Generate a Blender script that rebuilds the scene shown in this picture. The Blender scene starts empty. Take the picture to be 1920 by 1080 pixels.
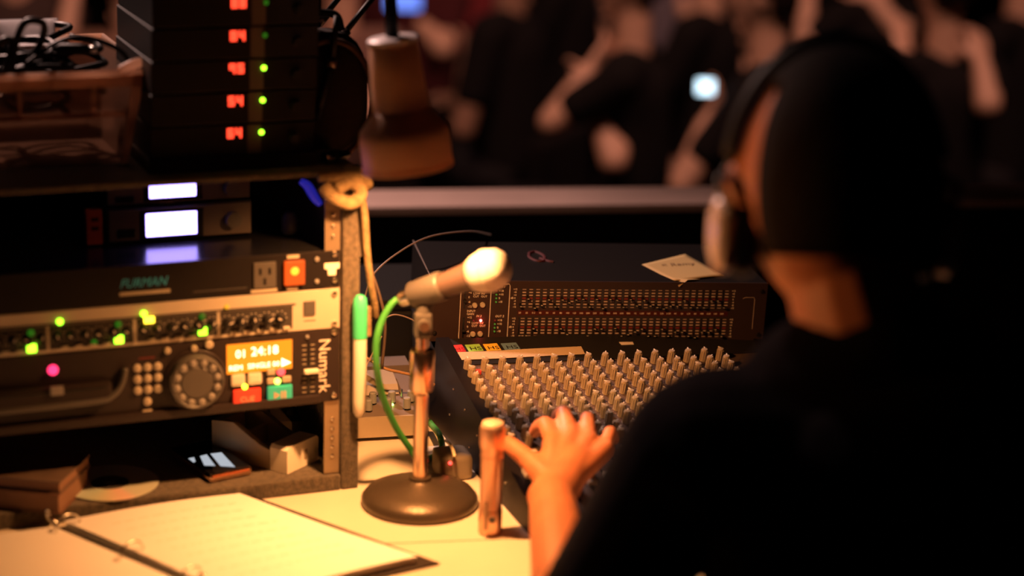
import bpy, bmesh, math, random
from mathutils import Vector, Matrix, Quaternion
R = math.radians; PI = math.pi
random.seed(7)
SC = bpy.context.scene
COL = SC.collection

# ------------------------------------------------------------------ camera
F = 3840.0; PITCH = R(16.0); ROLL = 0.03; YAW = R(10.0)
CAM = Vector((0, 0, 1.70))
fh = Vector((math.sin(YAW), math.cos(YAW), 0)); r0 = Vector((math.cos(YAW), -math.sin(YAW), 0)); up = Vector((0, 0, 1))
fw = fh*math.cos(PITCH) - up*math.sin(PITCH); u0 = up*math.cos(PITCH) + fh*math.sin(PITCH)
rt = r0*math.cos(ROLL) + u0*math.sin(ROLL); uu = -r0*math.sin(ROLL) + u0*math.cos(ROLL)
cd = bpy.data.cameras.new('camera'); cam = bpy.data.objects.new('camera', cd); COL.objects.link(cam)
m = Matrix((rt, uu, -fw)).transposed().to_4x4(); m.translation = CAM
cam.matrix_world = m
cd.sensor_width = 36; cd.lens = F/1920*36; cd.clip_start = 0.05; cd.clip_end = 100
cd.dof.use_dof = True; cd.dof.focus_distance = 2.74; cd.dof.aperture_fstop = 1.7; cd.dof.aperture_blades = 0
SC.camera = cam
def at(x, y, D):            # a point seen at photograph position x, y and at depth D metres
    return CAM + (fw + rt*((x-960)/F) - uu*((y-540)/F))*D

# ------------------------------------------------------------------ world, exposure, lights
w = bpy.data.worlds.new('world'); SC.world = w; w.use_nodes = True
w.node_tree.nodes['Background'].inputs[0].default_value = (0.5, 0.25, 0.3, 1)
w.node_tree.nodes['Background'].inputs[1].default_value = 0.0012
SC.view_settings.view_transform = 'Standard'; SC.view_settings.look = 'None'
SC.view_settings.exposure = 0.0; SC.view_settings.gamma = 1.0
try: SC.view_settings.use_curve_mapping = False
except Exception: pass
SC.cycles.use_denoising = True
SC.cycles.max_bounces = 6
SC.cycles.sample_clamp_indirect = 4.0

def light(name, kind, loc, power, color, size=0.1, target=None, **kw):
    l = bpy.data.lights.new(name, kind); l.energy = power; l.color = color
    if kind == 'AREA': l.size = size
    else: l.shadow_soft_size = size
    for k, v in kw.items(): setattr(l, k, v)
    o = bpy.data.objects.new(name, l); COL.objects.link(o); o.location = loc
    if target is not None:
        o.rotation_euler = (Vector(target)-Vector(loc)).to_track_quat('-Z', 'Y').to_euler()
    return o
LAMP_C = (1.0, 0.38, 0.11)
lamp_axis = Vector((0.13, -0.03, -1)).normalized()      # points down out of the shade
lamp_rim = Vector((0.2712, 2.2334, 1.1935))             # centre of the shade's opening
light('desk_lamp_bulb', 'SPOT', lamp_rim - lamp_axis*0.014, 30.0, LAMP_C, 0.012, lamp_rim + lamp_axis, spot_size=R(164), spot_blend=1.0)
light('house_light_over_audience', 'SPOT', (2.6, 3.9, 4.6), 350, (1.0, 0.50, 0.38), 0.5, (1.9, 7.2, -0.2), spot_size=R(72), spot_blend=0.6)
light('house_light_at_aisle', 'SPOT', (-0.9, 3.9, 4.6), 350, (1.0, 0.50, 0.36), 0.5, (0.3, 7.2, -0.2), spot_size=R(66), spot_blend=0.6)
light('stage_spill', 'SPOT', (-0.9, 4.3, 3.0), 440, (1.0, 0.60, 0.50), 0.08, (-0.03, 2.95, 1.05), spot_size=R(56), spot_blend=1.0)
light('added_fill_spot', 'SPOT', (-0.28, 1.85, 1.22), 17.0, LAMP_C, 0.03, (0.52, 1.77, 1.25), spot_size=R(34), spot_blend=1.0)  # added fill for the operator's cheek and neck; unseen, no lamp built

# ------------------------------------------------------------------ materials
MATS = {}
def mat(name, col, rough=0.5, metal=0.0, emit=0.0, ecol=None, bump=0.0, bscale=200, var=0.0, vscale=30, trans=0.0, coat=0.0, sheen=0.0, sss=0.0, spec=None):
    if name in MATS: return MATS[name]
    m = bpy.data.materials.new(name); m.use_nodes = True; nt = m.node_tree; b = nt.nodes['Principled BSDF']
    b.inputs['Base Color'].default_value = (*col, 1); b.inputs['Roughness'].default_value = rough; b.inputs['Metallic'].default_value = metal
    if emit: b.inputs['Emission Color'].default_value = (*(ecol or col), 1); b.inputs['Emission Strength'].default_value = emit
    if spec is None: spec = 0.5 if max(col) > 0.06 or rough < 0.3 else 0.22
    b.inputs['Specular IOR Level'].default_value = spec
    if trans: b.inputs['Transmission Weight'].default_value = trans
    if coat: b.inputs['Coat Weight'].default_value = coat; b.inputs['Coat Roughness'].default_value = 0.08
    if sheen: b.inputs['Sheen Weight'].default_value = sheen
    if sss:
        b.inputs['Subsurface Weight'].default_value = sss; b.inputs['Subsurface Radius'].default_value = (0.012, 0.005, 0.003); b.inputs['Subsurface Scale'].default_value = 1.0
    tc = nt.nodes.new('ShaderNodeTexCoord')
    if var:
        n = nt.nodes.new('ShaderNodeTexNoise'); n.inputs['Scale'].default_value = vscale; n.inputs['Detail'].default_value = 4
        nt.links.new(tc.outputs['Object'], n.inputs['Vector'])
        r = nt.nodes.new('ShaderNodeValToRGB'); r.color_ramp.elements[0].position = 0.3; r.color_ramp.elements[1].position = 0.7
        r.color_ramp.elements[0].color = (*[c*(1-var) for c in col], 1); r.color_ramp.elements[1].color = (*[min(1, c*(1+var)) for c in col], 1)
        nt.links.new(n.outputs['Fac'], r.inputs['Fac']); nt.links.new(r.outputs['Color'], b.inputs['Base Color'])
    if bump:
        n = nt.nodes.new('ShaderNodeTexNoise'); n.inputs['Scale'].default_value = bscale; n.inputs['Detail'].default_value = 3
        nt.links.new(tc.outputs['Object'], n.inputs['Vector'])
        bp = nt.nodes.new('ShaderNodeBump'); bp.inputs['Strength'].default_value = bump; bp.inputs['Distance'].default_value = 0.002
        nt.links.new(n.outputs['Fac'], bp.inputs['Height']); nt.links.new(bp.outputs['Normal'], b.inputs['Normal'])
    MATS[name] = m; return m
M_desk = mat('desk_laminate', (0.72, 0.66, 0.55), 0.45, var=0.06, vscale=6, bump=0.05, bscale=300)
M_paper = mat('paper', (0.86, 0.85, 0.84), 0.7, bump=0.15, bscale=18)
M_carpet = mat('rack_carpet', (0.085, 0.068, 0.046), 0.95, bump=1.0, bscale=420, var=0.45, vscale=160, sheen=0.3)
M_black = mat('black_metal', (0.011, 0.009, 0.009), 0.42, bump=0.1, bscale=500)
M_blackp = mat('black_plastic', (0.014, 0.013, 0.013), 0.5)
M_gloss = mat('gloss_black', (0.010, 0.010, 0.011), 0.22)
M_panel = mat('cd_panel', (0.024, 0.017, 0.016), 0.45, bump=0.1, bscale=400)
M_silver = mat('silver_panel', (0.62, 0.56, 0.45), 0.38, 0.35)
M_steel = mat('steel', (0.75, 0.72, 0.66), 0.25, 1.0)
M_chrome = mat('chrome', (0.88, 0.62, 0.46), 0.2, 1.0)
M_grey = mat('grey_plastic', (0.22, 0.21, 0.20), 0.5)
M_key = mat('grey_key', (0.42, 0.37, 0.28), 0.5)
M_dgrey = mat('dark_grey_plastic', (0.07, 0.065, 0.06), 0.45)
M_eq = mat('equaliser_front', (0.034, 0.020, 0.018), 0.42, bump=0.08, bscale=500)
M_eqtop = mat('equaliser_top', (0.006, 0.0045, 0.0045), 0.6, spec=0.12, bump=0.1, bscale=600)
M_print = mat('white_print', (0.75, 0.68, 0.6), 0.6)
M_tick = mat('tick_print', (0.60, 0.50, 0.44), 0.6)
M_redprint = mat('red_print', (0.15, 0.016, 0.012), 0.6)
M_redstrip = mat('red_strip', (0.055, 0.008, 0.006), 0.6)
M_knob = mat('beige_knob', (0.34, 0.27, 0.18), 0.5)
M_knobb = mat('slate_knob', (0.24, 0.25, 0.24), 0.5)
M_mixp = mat('mixer_panel', (0.085, 0.058, 0.048), 0.5, bump=0.1, bscale=400)
M_mask = mat('masking_tape', (0.52, 0.40, 0.26), 0.75, bump=0.3, bscale=300)
M_skin = mat('skin', (0.46, 0.17, 0.085), 0.5, var=0.1, vscale=40, sss=0.15)
M_skin2 = mat('skin_tan', (0.66, 0.38, 0.26), 0.55)
M_skin3 = mat('skin_deep', (0.32, 0.17, 0.11), 0.55)
M_hair = mat('dark_hair', (0.010, 0.006, 0.005), 0.75, bump=0.8, bscale=150, spec=0.08)
M_jacket = mat('navy_jacket', (0.004, 0.003, 0.005), 0.95, bump=0.5, bscale=250, spec=0.06)
M_mesh = mat('microphone_grille', (0.80, 0.74, 0.68), 0.42, 0.6, bump=0.8, bscale=900)
M_micb = mat('microphone_body', (0.10, 0.068, 0.06), 0.38, 0.2)
M_green = mat('green_cable', (0.045, 0.27, 0.05), 0.45)
M_cablek = mat('black_cable', (0.012, 0.011, 0.011), 0.4)
M_shade = mat('lamp_shade_enamel', (0.80, 0.45, 0.28), 0.5)
M_white = mat('white_plastic', (0.75, 0.70, 0.58), 0.45)
def em(name, col, s): return mat(name, (0.01, 0.01, 0.01), 0.5, 0, s, col)
E_red = em('red_led', (1.0, 0.04, 0.03), 6)
E_seg = em('red_digits', (1.0, 0.055, 0.022), 2.6)
E_grn = em('green_led', (0.35, 1.0, 0.02), 5)
E_dimg = em('dim_green_led', (0.04, 0.22, 0.01), 0.5)
E_yel = em('yellow_led', (1.0, 0.65, 0.03), 5)
E_lcd = em('orange_lcd', (1.0, 0.22, 0.008), 1.9)
E_lcdw = em('lcd_lit_text', (1.0, 0.80, 0.45), 4.0)
E_vio = em('violet_display', (0.36, 0.27, 1.0), 7.5)
E_cue = em('red_button_light', (1.0, 0.05, 0.02), 0.5)
E_play = em('teal_button_light', (0.02, 0.50, 0.30), 0.28)
E_sw = em('amber_switch', (1.0, 0.09, 0.006), 1.2)
E_swc = em('amber_switch_core', (1.0, 0.5, 0.03), 2.0)
E_pink = em('pink_led', (1.0, 0.03, 0.12), 3)
E_phone = em('phone_screen_light', (0.62, 0.85, 1.0), 3.0)
E_phoneb = em('phone_screen_blue', (0.12, 0.2, 1.0), 1.0)

# ------------------------------------------------------------------ mesh helpers
def obj(name, me_or_bm, m=None, parent=None, smooth=False, **props):
    if isinstance(me_or_bm, bmesh.types.BMesh):
        me = bpy.data.meshes.new(name); me_or_bm.to_mesh(me); me_or_bm.free()
    else: me = me_or_bm
    if m is not None and not me.materials: me.materials.append(m)
    if smooth:
        for p in me.polygons: p.use_smooth = True
    o = bpy.data.objects.new(name, me); COL.objects.link(o)
    if parent: o.parent = parent
    for k, v in props.items(): o[k] = v
    return o
def smooth_by_angle(o, a=40):
    me = o.data
    for p in me.polygons: p.use_smooth = True
    try: me.set_sharp_from_angle(angle=R(a))
    except Exception: pass
    return o
def thing(name, label, cat, loc=(0,0,0), rz=0.0, group=None, mtx=None):
    o = bpy.data.objects.new(name, None); COL.objects.link(o); o.empty_display_size = 0.05
    if mtx is not None: o.matrix_world = mtx
    else: o.location = loc; o.rotation_euler = (0, 0, rz)
    tag(o, label, cat, group); return o
def tag(o, label, cat, group=None):
    o['label'] = label; o['category'] = cat
    if group: o['group'] = group
    return o
def struct(name, bm, m, parent=None):
    o = obj(name, bm, m, parent)
    if not parent: o['kind'] = 'structure'
    return o
def box(bm, x0, x1, y0, y1, z0, z1, bev=0.0):
    r = bmesh.ops.create_cube(bm, size=1)
    for v in r['verts']:
        v.co = Vector(((x0+x1)/2+v.co.x*(x1-x0), (y0+y1)/2+v.co.y*(y1-y0), (z0+z1)/2+v.co.z*(z1-z0)))
    if bev:
        es = list({e for v in r['verts'] for e in v.link_edges})
        bmesh.ops.bevel(bm, geom=es, offset=bev, segments=2, affect='EDGES', profile=0.6)
    return bm
def BX(*a, **k): return box(bmesh.new(), *a, **k)
def lathe(bm, prof, seg=24, axis='Z', c=(0,0,0), mtx=None, cap=True):
    rings = []; lathe.last = []
    c = Vector(c)
    for (r, h) in prof:
        ring = []
        for i in range(seg):
            a = 2*PI*i/seg
            p = Vector((r*math.cos(a), r*math.sin(a), h))
            if axis == 'Y': p = Vector((p.x, p.z, -p.y))
            elif axis == 'X': p = Vector((p.z, p.x, p.y))
            if mtx: p = mtx @ p
            ring.append(bm.verts.new(c + p)); lathe.last.append(ring[-1])
        rings.append(ring)
    for a, b in zip(rings, rings[1:]):
        for i in range(seg):
            bm.faces.new((a[i], a[(i+1) % seg], b[(i+1) % seg], b[i]))
    if cap:
        if prof[0][0] > 1e-6: bm.faces.new(list(reversed(rings[0])))
        if prof[-1][0] > 1e-6: bm.faces.new(rings[-1])
    return bm
def LT(*a, **k):
    bm = lathe(bmesh.new(), *a, **k); bmesh.ops.remove_doubles(bm, verts=bm.verts, dist=1e-7); bmesh.ops.recalc_face_normals(bm, faces=bm.faces); return bm
def spline(pts, n=8):
    P = [Vector(p) for p in pts]; out = []
    Q = [2*P[0]-P[1]] + P + [2*P[-1]-P[-2]]
    for i in range(1, len(Q)-2):
        for k in range(n):
            t = k/n; a, b, c, d = Q[i-1], Q[i], Q[i+1], Q[i+2]
            out.append(0.5*((2*b)+(c-a)*t+(2*a-5*b+4*c-d)*t*t+(3*b-a-3*c+d)*t**3))
    out.append(P[-1]); return out
def tube(bm, pts, r, seg=8, smooth_n=8):
    pts = spline(pts, smooth_n) if smooth_n else [Vector(p) for p in pts]
    n = len(pts); t = (pts[1]-pts[0]).normalized()
    ref = Vector((0, 0, 1)) if abs(t.z) < 0.9 else Vector((1, 0, 0))
    u = t.cross(ref).normalized(); rings = []
    for i, p in enumerate(pts):
        t = (pts[min(i+1, n-1)]-pts[max(i-1, 0)]).normalized()
        u = (u - t*u.dot(t)).normalized(); v = t.cross(u)
        rr = r(i/(n-1)) if callable(r) else r
        rings.append([bm.verts.new(p+(u*math.cos(2*PI*k/seg)+v*math.sin(2*PI*k/seg))*rr) for k in range(seg)])
    for a, b in zip(rings, rings[1:]):
        for k in range(seg): bm.faces.new((a[k], a[(k+1) % seg], b[(k+1) % seg], b[k]))
    bm.faces.new(list(reversed(rings[0]))); bm.faces.new(rings[-1]); return bm
def TB(*a, **k): return tube(bmesh.new(), *a, **k)
def prism(pts2, y0, y1):       # polygon in x,z pushed along y
    bm = bmesh.new()
    a = [bm.verts.new((x, y0, z)) for x, z in pts2]; b = [bm.verts.new((x, y1, z)) for x, z in pts2]
    n = len(a); bm.faces.new(a); bm.faces.new(list(reversed(b)))
    for i in range(n): bm.faces.new((a[(i+1) % n], a[i], b[i], b[(i+1) % n]))
    bmesh.ops.recalc_face_normals(bm, faces=bm.faces); return bm
def text(name, s, x, z, size, m, parent, y=-0.0004, extr=0.0003, rot=None, align='LEFT', shear=0.0, loc=None, sx=1.0):
    c = bpy.data.curves.new(name, 'FONT'); c.body = s; c.size = size; c.extrude = extr; c.align_x = align; c.align_y = 'CENTER'; c.shear = shear
    c.resolution_u = 2; c.materials.append(m)
    o = bpy.data.objects.new(name, c); COL.objects.link(o)
    dg = bpy.context.evaluated_depsgraph_get(); dg.update(); me = bpy.data.meshes.new_from_object(o.evaluated_get(dg), depsgraph=dg)
    bpy.data.objects.remove(o); me.name = name; o = bpy.data.objects.new(name, me); COL.objects.link(o); o.parent = parent
    o.location = loc if loc else (x, y, z); o.rotation_euler = rot if rot else (PI/2, 0, 0); o.scale = (sx, 1, 1)
    return o
def copy(o, parent=None, loc=None):
    c = o.copy(); COL.objects.link(c)
    if parent: c.parent = parent
    if loc is not None: c.location = loc
    return c
def screw(parent, x, z, m=None, r=0.0034, y=0.0):
    return smooth_by_angle(obj('screw', LT([(r*0.98, 0), (r, -0.001), (r*0.8, -0.0024), (r*0.35, -0.0028), (r*0.3, -0.0016), (0, -0.0016)], 10, axis='Y', c=(x, y, z)), m or M_steel, parent))
def fmtx(O, yaw, tilt, roll):
    m = Matrix.Rotation(R(yaw), 4, 'Z') @ Matrix.Rotation(R(roll), 4, 'Y') @ Matrix.Rotation(R(tilt), 4, 'X')
    m.translation = Vector(O); return m

# ================================================================== SETTING
DZ = 0.75
M_dark = mat('dark_wall_paint', (0.006, 0.004, 0.004), 0.95, spec=0.05)
struct('floor', BX(-3, 5, -1.5, 3.95, -0.06, 0), mat('booth_carpet', (0.02, 0.016, 0.016), 0.95, bump=0.6, bscale=300))
struct('floor_audience', BX(-8, 10, 4.01, 15, -0.45, -0.35), mat('audience_floor', (0.008, 0.005, 0.005), 0.9, bump=0.3, bscale=40))
wf = struct('wall_front', BX(-3, 5, 3.50, 3.56, 0, 0.828), M_dark)
wf.rotation_euler = (0, 0, 0)
struct('trim_1', BX(-3, 5, 3.455, 3.590, 0.830, 0.845, bev=0.004), mat('ledge_wood', (0.60, 0.42, 0.36), 0.45, var=0.12, vscale=5))
struct('wall_back', BX(-8, 10, 15, 15.2, -0.45, 5), M_dark)
struct('wall_left', BX(-8.2, -8, -1.5, 15.2, -0.45, 5), M_dark)
struct('wall_right', BX(10, 10.2, -1.5, 15.2, -0.45, 5), M_dark)
struct('ceiling', BX(-8.2, 10.2, -1.5, 15.2, 5, 5.2), M_dark)

# ================================================================== DESK
t = thing('desk', 'long cream laminate desk carrying the mixers, the rack case and the open binder', 'desk', (0.6, 2.45, 0))
obj('desktop', BX(-1.6, 0.26, -0.62, 0.7, DZ-0.03, DZ, bev=0.002), M_desk, t)
for sx in (-1.5, 0.18):
    for sy in (-0.56, 0.6): obj('leg', BX(sx, sx+0.05, sy, sy+0.05, 0, DZ-0.031), M_black, t)
obj('seam', BX(-0.4, 0.02, -0.246, -0.2445, DZ, DZ+0.0004), mat('seam_line', (0.2, 0.13, 0.07), 0.8), t).rotation_euler = (0, 0, 0)

# ================================================================== RACK CASE
RK = fmtx((0.2331, 2.3826, DZ), 12.5, 0, 0)
t = thing('rack_case', 'carpeted equipment rack case holding the lit audio units at the left of the desk', 'rack case', mtx=RK)
W = 0.52; H = 0.408; DP = 0.42
obj('side_panel', BX(-0.022, 0, 0, DP, 0, H, bev=0.003), M_carpet, t)
obj('side_panel', BX(-W, -W+0.022, 0, DP, 0, H, bev=0.003), M_carpet, t)
obj('bottom_panel', BX(-W+0.0225, -0.0225, 0, DP, 0, 0.02, bev=0.003), M_carpet, t)
obj('top_panel', BX(-W+0.0225, -0.0225, 0, DP, H-0.007, H, bev=0.002), M_carpet, t)
obj('rear_panel', BX(-W+0.0225, -0.0225, DP-0.012, DP, 0.0205, H-0.0165), M_black, t)
for x in (-0.0425, -W+0.0235):
    rl = obj('rack_rail', BX(x, x+0.019, 0.007, 0.010, 0.021, H-0.0165), mat('rail_metal', (0.35, 0.28, 0.2), 0.4, 0.7), t)
for k in range(5): screw(t, -0.0325, 0.045 + 0.012*k, r=0.0028, y=0.007)
for z in (0.325, 0.338, 0.352): screw(t, -0.0325, z, r=0.0030, y=0.007)
obj('corner_trim', BX(-0.001, 0.0015, -0.0016, 0.02, 0.30, H+0.001), mat('corner_metal', (0.5, 0.45, 0.4), 0.35, 0.8), t)
def rmt(x=0, y=0, z=0): return RK @ Matrix.Translation((x, y, z))

FX0, FX1 = -0.4965, -0.0245   # face plates
def rack_unit(name, label, cat, z0, z1, face, depth=0.3, group=None, top=None):
    t = thing(name, label, cat, mtx=rmt(0, 0.004, z0), group=group)
    obj('faceplate', BX(FX0, FX1, 0, 0.003, 0.0006, z1-z0-0.0006, bev=0.0006), face, t)
    obj('chassis', BX(FX0+0.022, FX1-0.022, 0.0032, depth, 0.001, z1-z0-0.001), top or M_black, t)
    return t
# ---- CD player
Z0 = 0.1165
cdp = rack_unit('cd_player', 'black rack CD player with orange display, jog wheel and red and teal buttons', 'CD player', Z0, 0.2098, M_panel)
def zz(v): return v - Z0
obj('lower_bezel', BX(-0.47, -0.05, -0.006, -0.0005, 0.001, 0.012, bev=0.002), M_panel, cdp)
tr = obj('disc_tray', BX(-0.46, -0.305, -0.012, -0.0005, zz(0.150), zz(0.172), bev=0.004), M_panel, cdp)
obj('tray_slot', BX(-0.455, -0.312, -0.0128, -0.0121, zz(0.1655), zz(0.1675)), M_gloss, tr)
tl = obj('tray_lip', TB([(-0.46, -0.010, zz(0.1485)), (-0.33, -0.010, zz(0.150)), (-0.305, -0.009, zz(0.155)), (-0.293, -0.007, zz(0.168)), (-0.288, -0.004, zz(0.185))], 0.0042, 8), M_dgrey, cdp, smooth=True)
obj('eject_button', BX(-0.377, -0.362, -0.0155, -0.0125, zz(0.1635), zz(0.1745), bev=0.001), M_grey, cdp)
obj('power_light', LT([(0.0062, 0), (0.0055, -0.003), (0.003, -0.005), (0, -0.0055)], 12, axis='Y', c=(-0.371, 0, zz(0.190))), E_pink, cdp, smooth=True)
key = None
for r_ in range(3):
    for c_ in range(3):
        p = (-0.2731+0.0121*c_, -0.0003, zz(0.1829-0.0138*r_))
        if key is None:
            key = smooth_by_angle(obj('keypad_key', LT([(0.0050, 0), (0.0050, -0.0022), (0.0040, -0.003), (0, -0.0032)], 12, axis='Y'), M_key, cdp)); key.location = p
        else: copy(key, cdp, p)
copy(key, cdp, (-0.2620, -0.0003, zz(0.1406)))
obj('keypad_key', BX(-0.2685, -0.2565, -0.003, -0.0003, zz(0.1225), zz(0.1305), bev=0.0015), M_key, cdp)
obj('keypad_label', BX(-0.271, -0.252, -0.0004, 0, zz(0.1935), zz(0.1950)), M_redprint, cdp)
jog = smooth_by_angle(obj('jog_wheel', LT([(0.0340, -0.0003), (0.0338, -0.008), (0.0322, -0.0125), (0.030, -0.0135), (0.0285, -0.012), (0.020, -0.0105), (0.0185, -0.012), (0, -0.0125)], 36, axis='Y', c=(-0.2040, 0, zz(0.1612))), M_dgrey, cdp), 30)
bm = LT([(0.0385, -0.0001), (0.0385, -0.003), (0.036, -0.004), (0.0345, -0.0035), (0.0345, -0.0001)], 36, axis='Y', c=(-0.2040, 0, zz(0.1612)), cap=False)
obj('jog_ring', bm, M_panel, cdp, smooth=True)
dm = None
for k in range(12):
    a = 2*PI*k/12+0.2; p = (-0.2040+0.0250*math.cos(a), -0.0118, zz(0.1612)+0.0250*math.sin(a))
    if dm is None:
        dm = obj('finger_dimple', LT([(0.0048, 0), (0.0042, -0.0012), (0.0022, -0.0018), (0, -0.002)], 10, axis='Y'), M_grey, jog, smooth=True); dm.location = p
    else: copy(dm, jog, p)
for (x, z, r) in ((-0.237, 0.2015, 0.0040), (-0.205, 0.2010, 0.0040), (-0.187, 0.2045, 0.0052)):
    smooth_by_angle(obj('round_button', LT([(r, 0), (r, -0.003), (r*.8, -0.004), (0, -0.0042)], 12, axis='Y', c=(x, -0.0003, zz(z))), M_key, cdp))
lcd = obj('display', BX(-0.1655, -0.0845, -0.0016, -0.0003, zz(0.1645), zz(0.2015), bev=0.0006), E_lcd, cdp)
text('digits', '01', -0.155, zz(0.1885), 0.014, E_lcdw, lcd, y=-0.0018)
text('digits', '24:18', -0.136, zz(0.1900), 0.0155, E_lcdw, lcd, y=-0.0018)
text('digits', 'REM', -0.1630, zz(0.1715), 0.009, E_lcdw, lcd, y=-0.0018)
text('digits', 'SINGLE 00', -0.1400, zz(0.1722), 0.0088, E_lcdw, lcd, y=-0.0018)
obj('arrow_mark', prism([(-0.098, zz(0.1685)), (-0.0865, zz(0.1725)), (-0.098, zz(0.1790))], -0.0024, -0.0017), E_lcdw, lcd)
for (x0, x1) in ((-0.1605, -0.1430), (-0.1400, -0.1225)):
    b = obj('search_button', BX(x0, x1, -0.0035, -0.0003, zz(0.1495), zz(0.1640), bev=0.003), M_white, cdp)
for (x0, x1, z0) in ((-0.1165, -0.1060, 0.1585), (-0.1165, -0.1060, 0.1470), (-0.0975, -0.0860, 0.1475)):
    obj('mode_button', BX(x0, x1, -0.0035, -0.0003, zz(z0), zz(z0+0.0085), bev=0.002), M_key, cdp)
def led(parent, x, z, m, r=0.0028, y=-0.0003):
    return obj('led', LT([(r, 0), (r, -0.0015), (r*.7, -0.0032), (0, -0.004)], 10, axis='Y', c=(x, y, z)), m, parent, smooth=True)
led(cdp, -0.0985, zz(0.1615), em('rose_led', (1.0, 0.05, 0.05), 4), 0.0050)
led(cdp, -0.1035, zz(0.1505), em('lime_led', (0.75, 1.0, 0.1), 5), 0.0040, y=-0.002)
led(cdp, -0.1440, zz(0.1475), E_yel, 0.0036, y=-0.002)
cu = obj('cue_button', BX(-0.1585, -0.1245, -0.005, -0.0003, zz(0.1195), zz(0.1445), bev=0.002), mat('cue_plastic', (0.75, 0.05, 0.03), 0.4, 0, 0.35, (1.0, 0.04, 0.015)), cdp, label='glowing red cue button')
text('lettering', 'CUE', -0.1415, zz(0.1318), 0.0095, M_mask, cu, y=-0.0053, align='CENTER')
pl = obj('play_button', BX(-0.1165, -0.0850, -0.005, -0.0003, zz(0.1210), zz(0.1450), bev=0.002), mat('play_plastic', (0.03, 0.42, 0.30), 0.4, 0, 0.2, (0.01, 0.5, 0.3)), cdp, label='glowing teal play button')
obj('play_mark', prism([(-0.1085, zz(0.1290)), (-0.1010, zz(0.1335)), (-0.1085, zz(0.1380))], -0.0056, -0.0051), M_mask, pl)
for x in (-0.0998, -0.0960): obj('pause_mark', BX(x, x+0.0025, -0.0056, -0.0051, zz(0.1290), zz(0.1380)), M_mask, pl)
sl = obj('pitch_slot', BX(-0.0652, -0.0622, -0.0008, -0.0002, zz(0.1270), zz(0.1980)), M_gloss, cdp)
bm = bmesh.new()
for k in range(11):
    if k in (5,): continue
    z = zz(0.1320+0.0060*k)
    box(bm, -0.0715, -0.0665, -0.0006, -0.0002, z-0.0004, z+0.0004); box(bm, -0.0610, -0.0560, -0.0006, -0.0002, z-0.0004, z+0.0004)
obj('scale_marks', bm, M_key, cdp, kind='stuff')
obj('pitch_fader', BX(-0.0705, -0.0525, -0.008, -0.0009, zz(0.1570), zz(0.1620), bev=0.0012), M_white, cdp)
for z in (0.1205, 0.2025): screw(cdp, -0.0655, zz(z), M_grey, 0.0025)
text('lettering', 'Numark', 0, 0, 0.0205, M_print, cdp, rot=(PI/2, PI/2, 0), loc=(-0.0442, -0.0005, zz(0.1640)), align='CENTER', sx=1.0)
for z in (0.1245, 0.2055): screw(cdp, -0.0315, zz(z), None, 0.0042)
screw(cdp, -0.485, zz(0.1250), M_key, 0.010); 
# ---- compressor
Z0 = 0.2104; Z1 = 0.2612
cmp_ = rack_unit('compressor', 'silver faced four channel compressor with rows of small knobs and green lights', 'compressor', Z0, Z1, M_silver)
Hc = Z1-Z0
obj('upper_strip', BX(-0.47, -0.080, -0.0008, -0.0001, Hc-0.0170, Hc-0.0150), M_dgrey, cmp_)
for (x0, x1) in ((-0.470, -0.377), (-0.3735, -0.2765), (-0.2725, -0.1765), (-0.1725, -0.0840)):
    obj('channel_field', BX(x0, x1, -0.0006, -0.0001, 0.0045, Hc-0.0180), mat('channel_field', (0.045, 0.04, 0.035), 0.45), cmp_)
sq = obj('meter_button', BX(-0.0700, -0.0555, -0.002, -0.0001, 0.0195, 0.0375, bev=0.0008), M_dgrey, cmp_)
obj('print_line', BX(-0.070, -0.055, -0.0004, -0.0001, 0.0120, 0.0130), M_dgrey, cmp_)
kb = None
for (x0, n) in ((-0.4640, 6), (-0.3650, 6), (-0.2640, 6), (-0.1645, 5)):
    for k in range(n):
        p = (x0+0.0162*k, -0.0007, 0.0195)
        if kb is None:
            kb = smooth_by_angle(obj('knob', LT([(0.0056, 0), (0.0052, -0.009), (0.0044, -0.0102), (0, -0.0104)], 12, axis='Y'), M_blackp, cmp_)); kb.location = p
            km = obj('pointer', BX(-0.0006, 0.0006, -0.0108, -0.0100, 0.0005, 0.0050), M_print, kb)
        else:
            c = copy(kb, cmp_, p); copy(km, c); c.rotation_euler = (0, random.uniform(-1.2, 1.2), 0)
bm = bmesh.new()
for (x0, n) in ((-0.4640, 6), (-0.3650, 6), (-0.2640, 6), (-0.1645, 5)):
    for k in range(n):
        x = x0+0.0162*k
        for a in range(8):
            aa = -2.3+4.6*a/7
            cx, cz = x+0.0083*math.sin(aa), 0.0195+0.0083*math.cos(aa)
            box(bm, cx-.0005, cx+.0005, -0.0010, -0.0006, cz-.0005, cz+.0005)
obj('scale_dots', bm, M_print, cmp_, kind='stuff')
bt = None
for (x0, n) in ((-0.4560, 5), (-0.3570, 5), (-0.2560, 5), (-0.1565, 5)):
    for k in range(n):
        p = (x0+0.0162*k, -0.0007, 0.0060)
        if bt is None: bt = obj('small_button', BX(-0.0042, 0.0042, -0.003, 0, -0.0016, 0.0022, bev=0.0006), M_key, cmp_); bt.location = p
        else: copy(bt, cmp_, p)
led(cmp_, -0.3613, 0.0373, E_grn, 0.0036); led(cmp_, -0.2640, 0.0385, E_grn, 0.0036); 
for x, z in ((-0.3945, 0.0085), (-0.2940, 0.0100), (-0.1945, 0.0110)):
    obj('lit_button', BX(x-0.0052, x+0.0052, -0.004, -0.0007, z-0.0044, z+0.0050, bev=0.0012), E_grn, cmp_)
    led(cmp_, x, z+0.0185, E_dimg, 0.0042)
led(cmp_, -0.3225, 0.0090, E_dimg, 0.0036)
obj('lit_button', BX(-0.2640, -0.2520, -0.004, -0.0007, 0.0270, 0.0350, bev=0.0012), E_yel, cmp_)
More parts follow.
